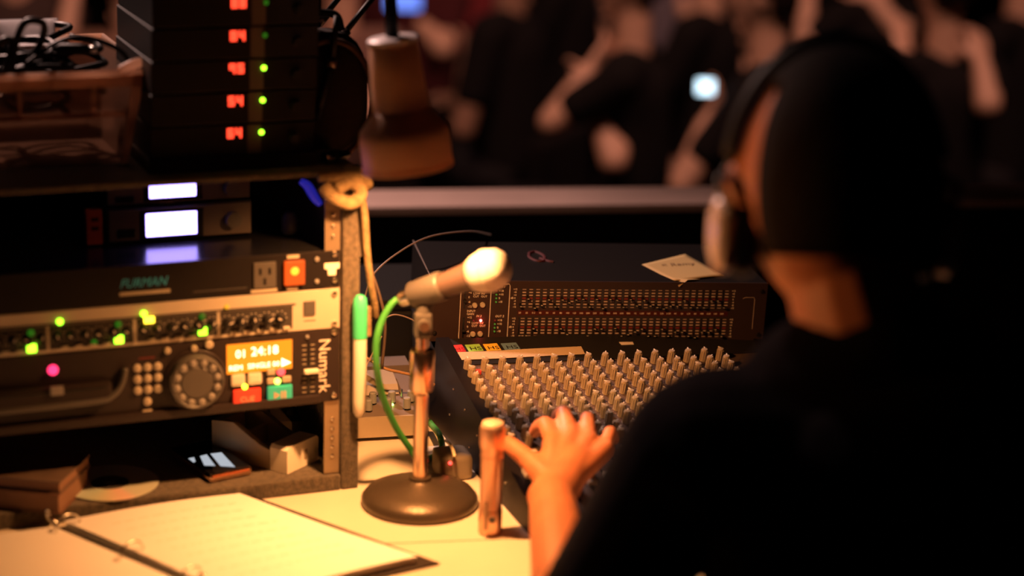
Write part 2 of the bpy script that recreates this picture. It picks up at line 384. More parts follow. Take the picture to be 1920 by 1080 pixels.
led(cmp_, -0.1647, 0.0386, em('dim_amber_led', (1.0, 0.4, 0.02), 1.2), 0.0028)
for z in (0.0065, 0.0440): screw(cmp_, -0.0315, z, None, 0.0038)
# ---- power conditioner
Z0 = 0.2620; Z1 = 0.3090
fur = rack_unit('power_conditioner', 'black rack power conditioner with teal slanted lettering and an amber lit rocker switch', 'power conditioner', Z0, Z1, M_black, top=M_gloss)
text('lettering', 'FURMAN', -0.2915, 0.0245, 0.0150, mat('teal_print', (0.04, 0.42, 0.75), 0.5), fur, shear=0.3, sx=0.92)
obj('model_stripe', BX(-0.2915, -0.2320, -0.0006, -0.0001, 0.0105, 0.0145), M_key, fur)
ol = obj('power_outlet', BX(-0.1320, -0.1045, -0.0025, -0.0002, 0.0065, 0.0385, bev=0.001), M_dgrey, fur)
for x, z in ((-0.1240, 0.0275), (-0.1125, 0.0275), (-0.1185, 0.0150)):
    obj('outlet_slot', BX(x-0.0015, x+0.0015, -0.0030, -0.0026, z-0.004, z+0.004), M_gloss, ol)
obj('outlet_caption', BX(-0.1350, -0.1030, -0.0006, -0.0001, 0.0012, 0.0050), M_key, fur)
obj('faint_panel_line', BX(-0.205, -0.140, -0.0005, -0.0001, 0.0080, 0.0090), M_dgrey, fur)
sw = obj('rocker_switch', BX(-0.0945, -0.0695, -0.0060, -0.0002, 0.0080, 0.0385, bev=0.002), E_sw, fur, label='amber lit rocker switch')
obj('switch_glow', LT([(0.0052, 0), (0.0048, -0.0008), (0.002, -0.0014), (0, -0.0016)], 14, axis='Y', c=(-0.0825, -0.0061, 0.026)), E_swc, sw, smooth=True)
obj('caption_plate', BX(-0.0905, -0.0755, -0.0006, -0.0001, 0.0405, 0.0445), M_key, fur)
obj('caption_plate', BX(-0.0910, -0.0770, -0.0006, -0.0001, 0.0012, 0.0055), M_key, fur)
obj('white_tag', prism([(-0.0442, 0.0310), (-0.0254, 0.0310), (-0.0254, 0.0245), (-0.0295, 0.0235), (-0.0300, 0.0160), (-0.0395, 0.0160), (-0.0400, 0.0235), (-0.0442, 0.0245)], -0.0012, -0.0002), M_print, fur)
for x, z in ((-0.0535, 0.0370), (-0.0535, 0.0095)): screw(fur, x, z, M_grey, 0.0030)
for z in (0.0095, 0.0420): screw(fur, -0.0315, z, None, 0.0040)
# ---- shelf devices
def half_unit(label, z0, z1, dsp, x0=-0.2860, x1=-0.1075, y=0.10):
    t = thing('wireless_transmitter', label, 'transmitter', mtx=rmt(0, y, z0), group='half rack transmitters in the shelf slot')
    h = z1-z0
    obj('housing', BX(x0, x1, 0.0005, 0.20, 0, h, bev=0.002), M_blackp, t)
    obj('front_frame', BX(x0+0.002, x1-0.002, -0.003, 0, 0.002, h-0.002, bev=0.001), mat('transmitter_face', (0.09, 0.07, 0.06), 0.5), t)
    d = obj('display', BX(dsp[0], dsp[1], -0.0045, -0.0031, dsp[2]-z0, dsp[3]-z0, bev=0.0012), E_vio, t, label='glowing violet white display')
    obj('display_bezel', BX(dsp[0]-0.007, dsp[1]+0.008, -0.0038, -0.0031, dsp[2]-z0-0.004, dsp[3]-z0+0.003), M_gloss, t)
    smooth_by_angle(obj('knob', LT([(0.010, 0), (0.0095, -0.010), (0, -0.0105)], 20, axis='Y', c=(-0.133, -0.0032, h*0.5)), M_dgrey, t))
    obj('port', BX(x0+0.012, x0+0.034, -0.0036, -0.0031, h*0.15, h*0.40, bev=0.001), M_gloss, t)
    return t
u2 = half_unit('half rack transmitter with the large violet white display on the shelf', 0.3105, 0.3530, (-0.2394, -0.1772, 0.3165, 0.3450))
u1 = half_unit('half rack transmitter with the slim display, stacked topmost under the case lid', 0.3545, 0.3850, (-0.2335, -0.1766, 0.3625, 0.3795), y=0.105)
obj('chrome_label', BX(-0.222, -0.204, -0.0045, -0.0031, 0.001, 0.0035), M_steel, u1)
t = thing('orange_card', 'small orange card standing beside the violet display unit', 'card', mtx=rmt(-0.3005, 0.099, 0.3100))
obj('card_face', BX(-0.0095, 0.0095, 0, 0.012, 0.0005, 0.043, bev=0.001), mat('orange_card', (0.55, 0.11, 0.03), 0.6), t)
for z in (0.018, 0.029): obj('card_mark', BX(-0.004, 0.005, -0.0006, 0, z, z+0.005), M_redstrip, t)
smooth_by_angle(tag(obj('microphone_clamp', LT([(0.008, 0), (0.011, 0.004), (0.011, 0.02), (0.006, 0.028), (0, 0.028)], 14), M_dgrey), 'dark round knob on the shelf floor at the right of the display units', 'clamp')).matrix_world = rmt(-0.062, 0.09, 0.3098)
# blue cable tie by the case corner, a faint glow put into its material
t = obj('glowing_blue_tie', TB([(-0.066, 0.03, 0.390), (-0.058, 0.028, 0.384), (-0.050, 0.026, 0.370), (-0.043, 0.025, 0.361)], lambda s: 0.0035+0.002*math.sin(PI*s), 8), mat('glowing_blue_tie', (0.02, 0.02, 0.5), 0.5, 0, 0.22, (0.05, 0.05, 1.0)), smooth=True)
t.matrix_world = RK; tag(t, 'small blue cable tie at the upper right corner inside the case', 'cable tie')

# ---- strap on the case corner
M_strap = mat('tan_rope', (0.22, 0.155, 0.075), 0.9, bump=0.9, bscale=300, var=0.3, vscale=120)
t = thing('rope', 'tan knotted rope looped around the upper right corner of the rack case', 'rope', mtx=rmt(0, 0, 0))
obj('knot', TB([(-0.050, -0.010, 0.392), (-0.040, -0.018, 0.380), (-0.022, -0.020, 0.372), (-0.008, -0.016, 0.376), (-0.006, -0.014, 0.388), (-0.020, -0.014, 0.396), (-0.036, -0.016, 0.388)], 0.0085, 10), M_strap, t, smooth=True)
obj('loop', TB([(-0.055, -0.007, 0.404), (-0.030, -0.012, 0.402), (-0.006, -0.012, 0.399), (0.006, -0.005, 0.390), (0.0065, 0.02, 0.386)], 0.0075, 10), M_strap, t, smooth=True)
obj('hanging_end', TB([(-0.004, -0.010, 0.392), (0.002, -0.010, 0.350), (0.005, -0.009, 0.31), (0.011, -0.007, 0.268), (0.019, 0.0, 0.235), (0.022, 0.006, 0.22)], 0.0046, 8), M_strap, t, smooth=True)

# ---- marker on side of the case
MK = rmt(-0.0030, -0.0100, 0.0985)
t = thing('marker_pen', 'white marker pen with a green cap fixed upright to the rack case', 'marker', mtx=MK)
smooth_by_angle(obj('barrel', LT([(0.0045, 0), (0.0074, 0.006), (0.0085, 0.02), (0.0085, 0.101)], 20), mat('marker_white', (0.85, 0.8, 0.68), 0.4), t))
smooth_by_angle(obj('cap', LT([(0.0090, 0.1015), (0.0092, 0.14), (0.0078, 0.151), (0.0045, 0.155), (0, 0.1555)], 20), mat('marker_green', (0.06, 0.62, 0.28), 0.35), t))
obj('holder_clip', BX(0.0095, 0.016, 0.003, 0.013, 0.10, 0.138, bev=0.002), M_strap, t)

# ---- things on the case floor
t = thing('compact_disc', 'shiny compact disc lying at the front edge of the case floor', 'disc', mtx=rmt(-0.2985, 0.056, 0.0215))
M_cd = bpy.data.materials.new('disc_foil'); M_cd.use_nodes = True
nt = M_cd.node_tree; b = nt.nodes['Principled BSDF']; b.inputs['Metallic'].default_value = 0.2; b.inputs['Roughness'].default_value = 0.35
b.inputs['Anisotropic'].default_value = 0.8
tc = nt.nodes.new('ShaderNodeTexCoord'); gr = nt.nodes.new('ShaderNodeTexGradient'); gr.gradient_type = 'RADIAL'; rp = nt.nodes.new('ShaderNodeValToRGB'); rp.color_ramp.interpolation = 'B_SPLINE'
cols = [(0, (0.6, 0.6, 0.55)), (.12, (0.5, 0.7, 0.6)), (.2, (0.7, 0.7, 0.45)), (.28, (0.95, 0.55, 0.5)), (.32, (0.6, 0.7, 0.55)), (.5, (0.6, 0.6, 0.5)), (.75, (0.45, 0.5, 0.7)), (1.0, (0.6, 0.6, 0.55))]
while len(rp.color_ramp.elements) < len(cols): rp.color_ramp.elements.new(0.5)
for e, (p, c) in zip(rp.color_ramp.elements, cols): e.position = p; e.color = (*c, 1)
nt.links.new(tc.outputs['Object'], gr.inputs['Vector']); nt.links.new(gr.outputs['Fac'], rp.inputs['Fac']); nt.links.new(rp.outputs['Color'], b.inputs['Base Color'])
obj('foil_ring', LT([(0.023, 0), (0.0585, 0), (0.0585, 0.0012), (0.023, 0.0012), (0.023, 0)], 48, cap=False), M_cd, t, smooth=False)
obj('clear_hub', LT([(0.0075, 0), (0.0225, 0), (0.0225, 0.0012), (0.0075, 0.0012), (0.0075, 0)], 32, cap=False), mat('disc_hub', (0.2, 0.2, 0.2), 0.1, 0, trans=0.6), t)
# phone
ph = fmtx((0, 0, 0), 12, 0, 0); ph = RK @ Matrix.Translation((-0.168, 0.080, 0.021)) @ Matrix.Rotation(R(13), 4, 'Z')
t = thing('smartphone', 'black glossy smartphone with chrome rim lying on the case floor', 'phone', mtx=ph)
obj('frame', BX(-0.029, 0.029, -0.056, 0.056, 0, 0.010, bev=0.004), M_chrome, t)
obj('screen', BX(-0.0275, 0.0275, -0.0545, 0.0545, 0.0102, 0.0112, bev=0.0004), mat('phone_glass', (0.006, 0.006, 0.008), 0.05, coat=1.0), t)
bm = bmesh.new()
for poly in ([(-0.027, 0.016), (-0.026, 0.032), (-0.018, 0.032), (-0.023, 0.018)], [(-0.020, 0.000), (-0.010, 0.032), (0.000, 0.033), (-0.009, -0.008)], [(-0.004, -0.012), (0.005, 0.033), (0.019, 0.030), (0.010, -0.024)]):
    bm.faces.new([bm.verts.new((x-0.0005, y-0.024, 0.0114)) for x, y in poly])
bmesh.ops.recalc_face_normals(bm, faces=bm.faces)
o = obj('painted_reflections', bm, em('reflection_glow', (0.72, 0.78, 0.86), 0.62), t)  # glowing shapes painted on the glass to stand in for reflections
# charger dock
CH = RK @ Matrix.Translation((-0.088, 0.075, 0.0205)) @ Matrix.Rotation(R(36), 4, 'Z')
t = thing('charger_dock', 'beige charging dock with a bright sloped front and an empty cradle', 'charger', mtx=CH)
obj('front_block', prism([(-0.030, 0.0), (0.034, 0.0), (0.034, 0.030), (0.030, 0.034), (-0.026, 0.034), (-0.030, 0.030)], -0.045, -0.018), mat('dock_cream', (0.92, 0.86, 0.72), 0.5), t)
def yprism(pts, x0, x1):      # polygon in y,z pushed along x
    bm = bmesh.new(); a = [bm.verts.new((x0, y, z)) for y, z in pts]; b = [bm.verts.new((x1, y, z)) for y, z in pts]; n = len(a)
    bm.faces.new(a); bm.faces.new(list(reversed(b)))
    for i in range(n): bm.faces.new((a[(i+1) % n], a[i], b[i], b[(i+1) % n]))
    bmesh.ops.recalc_face_normals(bm, faces=bm.faces); return bm
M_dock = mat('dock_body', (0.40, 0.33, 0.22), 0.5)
obj('cradle_side', yprism([(-0.017, 0), (0.075, 0), (0.075, 0.046), (0.040, 0.050), (0.0, 0.030), (-0.017, 0.026)], -0.030, -0.022), M_dock, t)
obj('cradle_side', yprism([(-0.017, 0), (0.075, 0), (0.075, 0.046), (0.040, 0.050), (0.0, 0.030), (-0.017, 0.026)], 0.026, 0.034), M_dock, t)
obj('cradle_floor', BX(-0.0215, 0.0255, -0.017, 0.075, 0, 0.010), M_dock, t)
obj('cradle_back', BX(-0.0215, 0.0255, 0.066, 0.075, 0.0105, 0.046), M_dock, t)
obj('cradle_rib', BX(-0.0215, 0.0255, 0.030, 0.036, 0.0105, 0.034), M_dock, t)
obj('arrow_mark', BX(0.004, 0.010, -0.0456, -0.0451, 0.010, 0.022), M_dock, t)
# books at the left
BK = RK @ Matrix.Translation((-0.405, 0.020, 0.0210)) @ Matrix.Rotation(R(-32), 4, 'Z')
M_book = mat('brown_cover', (0.16, 0.08, 0.05), 0.65, var=0.25, vscale=30)
for k, (lab, z, dy, hh, mm_) in enumerate((('worn brown paperback lying at the left end of the case floor', 0, 0, 0.024, M_book), ('thinner dark paperback on top of the brown one', 0.0245, 0.004, 0.014, mat('dark_cover', (0.12, 0.08, 0.06), 0.6, var=0.3, vscale=25)))):
    t = thing('paperback', lab, 'book', mtx=BK @ Matrix.Translation((0, dy, z)), group='paperbacks in the rack case')
    obj('cover', BX(-0.075, 0.050, -0.02, 0.075, 0.0, 0.0015), mm_, t); obj('cover', BX(-0.075, 0.050, -0.02, 0.075, hh-0.0015, hh), mm_, t)
    obj('pages', BX(-0.074, 0.048, -0.018, 0.073, 0.0017, hh-0.0017), mat('aged_pages', (0.22, 0.12, 0.075), 0.8, bump=0.5, bscale=60), t)
    obj('spine', BX(-0.075, -0.0742, -0.02, 0.075, 0.0017, hh-0.0017), mm_, t)

# ================================================================== ON TOP OF THE CASE
TOPZ = 0.4085
# receivers
def seg_digit(bm, x, z, w, h, s, th=0.0011, y=-0.0022):
    S = {'a': (0, h, w, h), 'b': (w, h/2, w, h), 'c': (w, 0, w, h/2), 'd': (0, 0, w, 0), 'e': (0, 0, 0, h/2), 'f': (0, h/2, 0, h), 'g': (0, h/2, w, h/2)}
    for c in s:
        x0, z0, x1, z1 = S[c]; box(bm, x+x0-th, x+x1+th, y, y+0.0006, z+z0-th*1.2, z+z1+th*1.2)
DIG = {'8': 'abcdefg', '9': 'abcfg', '4': 'bcfg', '0': 'abcdef', '5': 'acdfg', '6': 'acdefg', '3': 'abcdg'}
t = thing('receiver_shelf', 'flat black shelf box directly under the stack of wireless receivers', 'shelf box', mtx=rmt(0, 0.03, TOPZ+0.0004))
obj('shell', BX(-0.249, -0.047, 0.0, 0.205, 0, 0.0165, bev=0.002), M_blackp, t)
obj('front_lip', BX(-0.249, -0.047, -0.003, -0.0005, 0.001, 0.0150, bev=0.001), M_black, t)
xs = [-0.1505, -0.1490, -0.1475, -0.1460, -0.1447, -0.143]; nums = ['64', '54', '95', '84', '88', '60']
for k in range(6):
    z0 = TOPZ + 0.0175 + 0.0382*k; off = 0.0016*k
    t = thing('wireless_receiver', '%s of the dark stacked wireless receivers, its red digits reading %s' % (['lowest', 'second from the bottom', 'third from the bottom', 'fourth from the bottom', 'fifth from the bottom', 'topmost'][k], nums[k]), 'receiver', mtx=rmt(off, 0.03, z0), group='stacked wireless receivers on the rack case')
    obj('housing', BX(-0.247, -0.049, 0.002, 0.20, 0, 0.0372, bev=0.0015), M_blackp, t)
    obj('front_panel', BX(-0.2465, -0.0495, -0.001, 0.0015, 0.0008, 0.0364, bev=0.0008), M_black, t)
    bm = bmesh.new(); x = -0.1545
    for ch in nums[k]:
        seg_digit(bm, x, 0.0225, 0.0050, 0.0088, DIG[ch], th=0.0013); x += 0.0098
    obj('digit_display', bm, E_seg, t)
    if k < 5:
        led(t, -0.1145, 0.0265, E_grn if k in (0, 1, 2) else E_dimg, 0.0030, y=-0.001)
    smooth_by_angle(obj('volume_knob', LT([(0.0065, 0), (0.006, -0.008), (0, -0.0085)], 14, axis='Y', c=(-0.075, -0.0012, 0.018)), M_blackp, t))
    obj('label_strip', BX(-0.1315, -0.1150, -0.0016, -0.0011, 0.001, 0.0362), mat('dim_label', (0.12, 0.085, 0.065), 0.8), t) if k < 5 else None
    obj('antenna', TB([(-0.055, 0.19, 0.02), (-0.040, 0.20, 0.08), (-0.01, 0.205, 0.16)], 0.0032, 8, smooth_n=2), M_blackp, t, smooth=True) if k in (1, 3) else None
# antennas with metallic tips at right
for (lab, a, b, c) in (('dark jointed whip antenna leaning right beside the receivers', (592, 225, 2.52), (622, 120, 2.50), (632, 30, 2.49)),
                       ('second whip antenna crossing behind the first', (600, 140, 2.56), (640, 70, 2.58), (720, -30, 2.62)),
                       ('thin whip antenna rising behind the receiver stack to the top edge', (545, 100, 2.60), (600, 40, 2.62), (680, -60, 2.66))):
    t = thing('antenna', lab, 'antenna', at(*a))
    A, B, Cc = [at(*p)-at(*a) for p in (a, b, c)]
    obj('lower_rod', TB([A, B], 0.0052, 10, smooth_n=0), M_blackp, t, smooth=True)
    obj('upper_rod', TB([B, Cc], 0.0040, 10, smooth_n=0), M_blackp, t, smooth=True)
    obj('joint', TB([B-(B-A)*0.06, B+(Cc-B)*0.12], 0.0066, 10, smooth_n=0), mat('antenna_joint', (0.25, 0.2, 0.18), 0.3, 0.8), t, smooth=True)
# headphone case / padded bag behind
bagm = bmesh.new(); bmesh.ops.create_uvsphere(bagm, u_segments=32, v_segments=16, radius=1)
for v in bagm.verts:
    s = Vector((0.062, 0.055, 0.082)); p = v.co; f_ = 1/max(1e-6, (abs(p.x)**3+abs(p.y)**3+abs(p.z)**3)**(1/3))
    v.co = Vector((p.x*s.x*f_*0.95, p.y*s.y*f_, p.z*s.z*f_*0.98))
bc = RK @ Vector((0.0, 0.155, TOPZ+0.075))
t = thing('padded_bag', 'black round topped padded bag standing behind the desk lamp', 'bag', mtx=rmt(-0.005, 0.16, TOPZ+0.062))
obj('body', bagm, mat('bag_fabric', (0.02, 0.012, 0.010), 0.9, bump=0.6, bscale=200), t, smooth=True)
obj('piping', TB([(0.055*math.sin(a), -0.050, 0.074*math.cos(a)) for a in [i*2*PI/24 for i in range(25)]], 0.004, 8, smooth_n=2), mat('bag_piping', (0.06, 0.03, 0.022), 0.6), t, smooth=True)
obj('handle', TB([(-0.03, 0, 0.078), (-0.02, 0, 0.098), (0.02, 0, 0.098), (0.03, 0, 0.078)], 0.005, 8), M_blackp, t, smooth=True)
t = thing('cable_connector', 'small silver plug lying on the right end of the case top', 'plug', mtx=RK @ Matrix.Translation((-0.022, 0.035, TOPZ+0.0085)) @ Matrix.Rotation(R(-70), 4, 'Z'))
smooth_by_angle(obj('shell', LT([(0.0070, -0.016), (0.0082, -0.012), (0.0082, 0.006), (0.0055, 0.012), (0.0055, 0.018), (0.0035, 0.022)], 16, axis='Y'), M_steel, t))
obj('grip_ring', LT([(0.0085, -0.004), (0.0085, 0.000)], 16, axis='Y'), M_blackp, t)
def translucent(name, col, k):
    m_ = bpy.data.materials.new(name); m_.use_nodes = True; nt = m_.node_tree; b_ = nt.nodes['Principled BSDF']
    b_.inputs['Base Color'].default_value = (*col, 1); b_.inputs['Roughness'].default_value = 0.4
    tr_ = nt.nodes.new('ShaderNodeBsdfTranslucent'); tr_.inputs[0].default_value = (*col, 1)
    mx_ = nt.nodes.new('ShaderNodeMixShader'); mx_.inputs[0].default_value = k
    nt.links.new(b_.outputs[0], mx_.inputs[1]); nt.links.new(tr_.outputs[0], mx_.inputs[2]); nt.links.new(mx_.outputs[0], nt.nodes['Material Output'].inputs['Surface'])
    return m_
# ---- plastic bin
M_bin = bpy.data.materials.new('clear_bin'); M_bin.use_nodes = True
b = M_bin.node_tree.nodes['Principled BSDF']; b.inputs['Base Color'].default_value = (0.62, 0.44, 0.34, 1); b.inputs['Roughness'].default_value = 0.3
b.inputs['Transmission Weight'].default_value = 0.85; b.inputs['IOR'].default_value = 1.05
BN = rmt(0, 0.085, TOPZ+0.001)
t = thing('storage_bin', 'translucent plastic storage bin full of black cables on top of the rack case', 'bin', mtx=BN)
x0b, x1b, x0t, x1t = -0.507, -0.262, -0.535, -0.2405; hb = 0.109; yb0, yb1, yt0, yt1 = 0.012, 0.25, 0.0, 0.262
def quadwall(p, th, n):
    bm = bmesh.new(); a = [bm.verts.new(q) for q in p]; n = Vector(n).normalized()*th; b = [bm.verts.new(Vector(q)+n) for q in p]
    bm.faces.new(a); bm.faces.new(list(reversed(b)))
    for i in range(4): bm.faces.new((a[(i+1) % 4], a[i], b[i], b[(i+1) % 4]))
    bmesh.ops.recalc_face_normals(bm, faces=bm.faces); return bm
obj('front_wall', quadwall([(x0b, yb0, 0), (x1b, yb0, 0), (x1t, yt0, hb), (x0t, yt0, hb)], 0.0018, (0, 1, 0)), M_bin, t)
obj('rear_wall', quadwall([(x0b, yb1, 0), (x1b, yb1, 0), (x1t, yt1, hb), (x0t, yt1, hb)], 0.0018, (0, -1, 0)), M_bin, t)
obj('side_wall', quadwall([(x1b, yb0, 0), (x1b, yb1, 0), (x1t, yt1, hb), (x1t, yt0, hb)], 0.0018, (-1, 0, 0)), M_bin, t)
obj('side_wall', quadwall([(x0b, yb0, 0), (x0b, yb1, 0), (x0t, yt1, hb), (x0t, yt0, hb)], 0.0018, (1, 0, 0)), M_bin, t)
obj('base', BX(x0b+.002, x1b-.002, yb0+.003, yb1-.003, 0, 0.002), M_bin, t)
M_rim = translucent('bin_rim', (0.85, 0.62, 0.48), 0.75)
obj('rim', TB([(x0t, -0.004, hb), (x1t+0.002, -0.004, hb), (x1t+0.004, 0.0, hb), (x1t+0.004, yt1, hb), (x0t, yt1+0.004, hb)], 0.0055, 8, smooth_n=0), M_rim, t)
obj('rim_lip', BX(x0t, x1t, -0.009, -0.001, hb-0.014, hb-0.002), M_rim, t)
for x in (-0.487, -0.385, -0.300): obj('rib', quadwall([(x-0.003, yb0-0.002, 0.060), (x+0.003, yb0-0.002, 0.060), (x+0.003, -0.002, hb-0.014), (x-0.003, -0.002, hb-0.014)], 0.004, (0, -1, 0)), M_rim, t)
obj('rib', BX(-0.515, -0.263, -0.0005, 0.0055, 0.058, 0.064), M_rim, t)
obj('corner_post', quadwall([(x1b-0.006, yb0-0.003, 0.0), (x1b+0.001, yb0-0.003, 0.0), (x1t, -0.003, hb), (x1t-0.014, -0.003, hb)], 0.006, (0, -1, 0)), M_rim, t)
obj('handle', TB([(x1t-0.03, -0.006, hb+0.004), (x1t-0.01, -0.004, hb+0.012), (x1t+0.006, 0.01, hb+0.008), (x1t+0.012, 0.03, hb-0.006)], 0.006, 8), M_rim, t, smooth=True)
t = thing('white_box', 'open white plastic tray half buried under the black cables in the bin', 'tray', mtx=BN @ Matrix.Translation((-0.350, 0.150, 0.132)) @ Matrix.Rotation(R(-8), 4, 'X') @ Matrix.Scale(0.60, 4))
M_wb = translucent('bright_white_plastic', (0.95, 0.93, 0.93), 0.85)
obj('tray_face', BX(-0.055, 0.055, -0.001, 0.001, -0.02, 0.030, bev=0.0008), M_wb, t)
obj('tray_rim', BX(-0.060, 0.062, -0.004, 0.03, 0.0305, 0.034, bev=0.001), M_wb, t)
obj('tray_base', BX(-0.055, 0.055, 0.002, 0.05, -0.02, -0.017), M_wb, t)
obj('tray_side', BX(-0.055, -0.052, 0.002, 0.05, -0.0165, 0.030), M_wb, t); obj('tray_side', BX(0.052, 0.055, 0.002, 0.05, -0.0165, 0.030), M_wb, t)
rnd = random.Random(3)
cabs = [((-0.445, 0.08), 0.050, 0.022), ((-0.375, 0.10), 0.055, 0.026), ((-0.31, 0.10), 0.045, 0.026), ((-0.42, 0.15), 0.05, 0.012), ((-0.34, 0.17), 0.05, 0.03), ((-0.48, 0.10), 0.03, 0.018), ((-0.36, 0.06), 0.05, 0.012)]
names = ['coiled black cable at the left end of the bin', 'coiled black cable heaped in the middle of the bin', 'coiled black cable nearest the receivers in the bin', 'black cable coil behind the leftmost coils in the bin', 'black cable coil at the rear right of the bin', 'small black cable loop at the outer left of the bin', 'black cable coil resting against the bin front']
for k, ((cx, cy), rad, zz_) in enumerate(cabs):
    pts = []; zb = hb + zz_ - 0.02
    for i in range(30):
        a = i*2*PI/9; rr = rad*(0.75+0.25*rnd.random())
        pts.append((cx+rr*math.cos(a), cy+rr*0.85*math.sin(a), zb-0.045+0.0022*i+rnd.uniform(-0.006, 0.006)))
    o = obj('cable', TB(pts, 0.0042, 7, smooth_n=4), M_cablek, smooth=True); o.matrix_world = BN; tag(o, names[k], 'cable', 'black cables heaped in the bin')
for lab, pts, r in (('black cable arching over the heap down to the receiver side', [(-0.375, 0.02, hb+0.01), (-0.335, 0.03, hb+0.034), (-0.300, 0.03, hb+0.038), (-0.262, 0.03, hb+0.022), (-0.246, 0.03, hb-0.002)], 0.0030),
                    ('cable loop sticking up tallest above the bin', [(-0.392, 0.02, hb-0.01), (-0.384, 0.02, hb+0.035), (-0.372, 0.02, hb+0.060), (-0.352, 0.022, hb+0.058), (-0.352, 0.03, hb+0.038), (-0.368, 0.03, hb+0.012)], 0.0042),
                    ('narrow cable loop sticking up beside the white tray', [(-0.418, 0.02, hb-0.01), (-0.408, 0.02, hb+0.025), (-0.398, 0.02, hb+0.040), (-0.388, 0.02, hb+0.035), (-0.400, 0.02, hb-0.005)], 0.0042)):
    o = obj('cable', TB(pts, r, 8), M_cablek, smooth=True); o.matrix_world = BN; tag(o, lab, 'cable')
t = thing('cable_connector', 'metal tipped black plug on the cable heap in the bin', 'plug', mtx=BN @ Matrix.Translation((-0.315, 0.05, hb+0.022)) @ Matrix.Rotation(R(70), 4, 'Z'))
obj('shell', LT([(0.006, -0.02), (0.007, -0.01), (0.007, 0.012), (0.0035, 0.022)], 12, axis='Y'), M_blackp, t, smooth=True)
obj('metal_tip', LT([(0.0045, -0.030), (0.0048, -0.0205)], 12, axis='Y'), M_steel, t, smooth=True)

# ================================================================== DESK LAMP
q = Vector((0, 0, -1)).rotation_difference(lamp_axis).to_matrix().to_4x4(); LM = Matrix.Translation(lamp_rim) @ q
t = thing('desk_lamp', 'tan enamel desk lamp with cylinder neck hanging over the microphone', 'lamp', mtx=LM)
o = smooth_by_angle(obj('shade', LT([(0.0500, 0.0), (0.0510, 0.004), (0.0512, 0.034), (0.0495, 0.045), (0.034, 0.062), (0.0318, 0.0675)], 48, cap=False), M_shade, t), 35)
sd = o.modifiers.new('s', 'SOLIDIFY'); sd.thickness = 0.0012; sd.offset = -1
o = smooth_by_angle(obj('neck', LT([(0.0322, 0.0665), (0.0300, 0.10), (0.0278, 0.138), (0.0265, 0.1400), (0, 0.1400)], 40), M_shade, t), 35)
o = smooth_by_angle(obj('rim_ring', LT([(0.0498, -0.0015), (0.0520, -0.0012), (0.0520, 0.0035), (0.0513, 0.004)], 48, cap=False), M_shade, t))
o = smooth_by_angle(obj('vent_cap', LT([(0.0272, 0.1405), (0.0285, 0.1412), (0.0285, 0.1455), (0.026, 0.1475), (0, 0.148)], 40), mat('vent_cap_highlight', (0.9, 0.8, 0.8), 0.4, 0.1), t))  # pinkish white colour stands in for the highlight on the cap
obj('socket', LT([(0.015, 0.136), (0.015, 0.075), (0.012, 0.066)], 20), M_white, t, smooth=True)
obj('bulb', LT([(0.006, 0.0655), (0.011, 0.056), (0.0155, 0.046), (0.0155, 0.040), (0.010, 0.033), (0, 0.031)], 20), mat('lit_bulb', (1, 0.8, 0.5), 0.4, 0, 8, (1.0, 0.6, 0.25)), t, smooth=True)
ji = LM.inverted()
J0 = LM @ Vector((0, 0, 0.148))
arm = [Vector((0, 0, 0.149)), ji @ (J0+Vector((-0.004, 0.0, 0.05))), ji @ (J0+Vector((-0.01, 0.05, 0.13)))]
obj('swivel', TB(arm[:2], 0.008, 10, smooth_n=0), M_blackp, t, smooth=True)
e1 = ji @ Vector((0.02, 2.88, 1.95)); e2 = ji @ Vector((0.03, 2.90, DZ+0.03))
obj('upper_arm', TB([arm[1], e1], 0.006, 8, smooth_n=0), M_blackp, t, smooth=True)
obj('lower_arm', TB([e1, e2], 0.006, 8, smooth_n=0), M_blackp, t, smooth=True)
obj('clamp_base', LT([(0.03, -0.028), (0.03, -0.01), (0.012, 0.0), (0.010, 0.02)], 20, mtx=q.inverted(), c=e2), M_blackp, t, smooth=True)

# ================================================================== MICROPHONE + STAND
SB = Vector((0.3028, 2.3240, DZ))
t = thing('microphone_stand', 'chrome desk microphone stand with a round dark cast base', 'microphone stand', SB)
smooth_by_angle(obj('base', LT([(0.069, 0.0), (0.0715, 0.003), (0.0715, 0.009), (0.066, 0.016), (0.050, 0.0225), (0.020, 0.028), (0.0135, 0.032), (0.0135, 0.036), (0, 0.036)], 56), mat('cast_base', (0.09, 0.07, 0.05), 0.38, 0.5, bump=0.2, bscale=250), t), 40)
smooth_by_angle(obj('pole', LT([(0.0092, 0.0362), (0.0092, 0.152)], 28), M_chrome, t))
cl = smooth_by_angle(obj('clutch', LT([(0.0110, 0.143), (0.0135, 0.146), (0.0150, 0.150), (0.0150, 0.196), (0.0140, 0.1985), (0.0085, 0.199)], 32), M_chrome, t))
smooth_by_angle(obj('shaft', LT([(0.0078, 0.1992), (0.0078, 0.214)], 20), M_chrome, t))
cp = obj('clip_base', BX(-0.0105, 0.0105, -0.010, 0.010, 0.2142, 0.246, bev=0.004), M_dgrey, t)
smooth_by_angle(obj('clip_screw', LT([(0.0062, 0), (0.0062, 0.004), (0.004, 0.006), (0, 0.0062)], 14, axis='Y', c=(0.0, -0.0172, 0.232)), M_steel, t))
obj('screw_boss', LT([(0.008, 0), (0.008, 0.0062)], 14, axis='Y', c=(0.0, -0.0165, 0.232)), M_dgrey, t)
Tt, Hh = at(750, 562, 2.46), at(915, 507, 2.40)
ax = (Hh-Tt).normalized()
qm = Vector((0, 0, 1)).rotation_difference(ax).to_matrix().to_4x4()
C0 = Tt + ax*0.040 - SB
obj('clip_cradle', LT([(0.0150, -0.022), (0.0165, -0.020), (0.0178, 0.020), (0.0165, 0.024), (0.0152, 0.024)], 24, mtx=qm, c=C0, cap=False), M_dgrey, t, smooth=True)
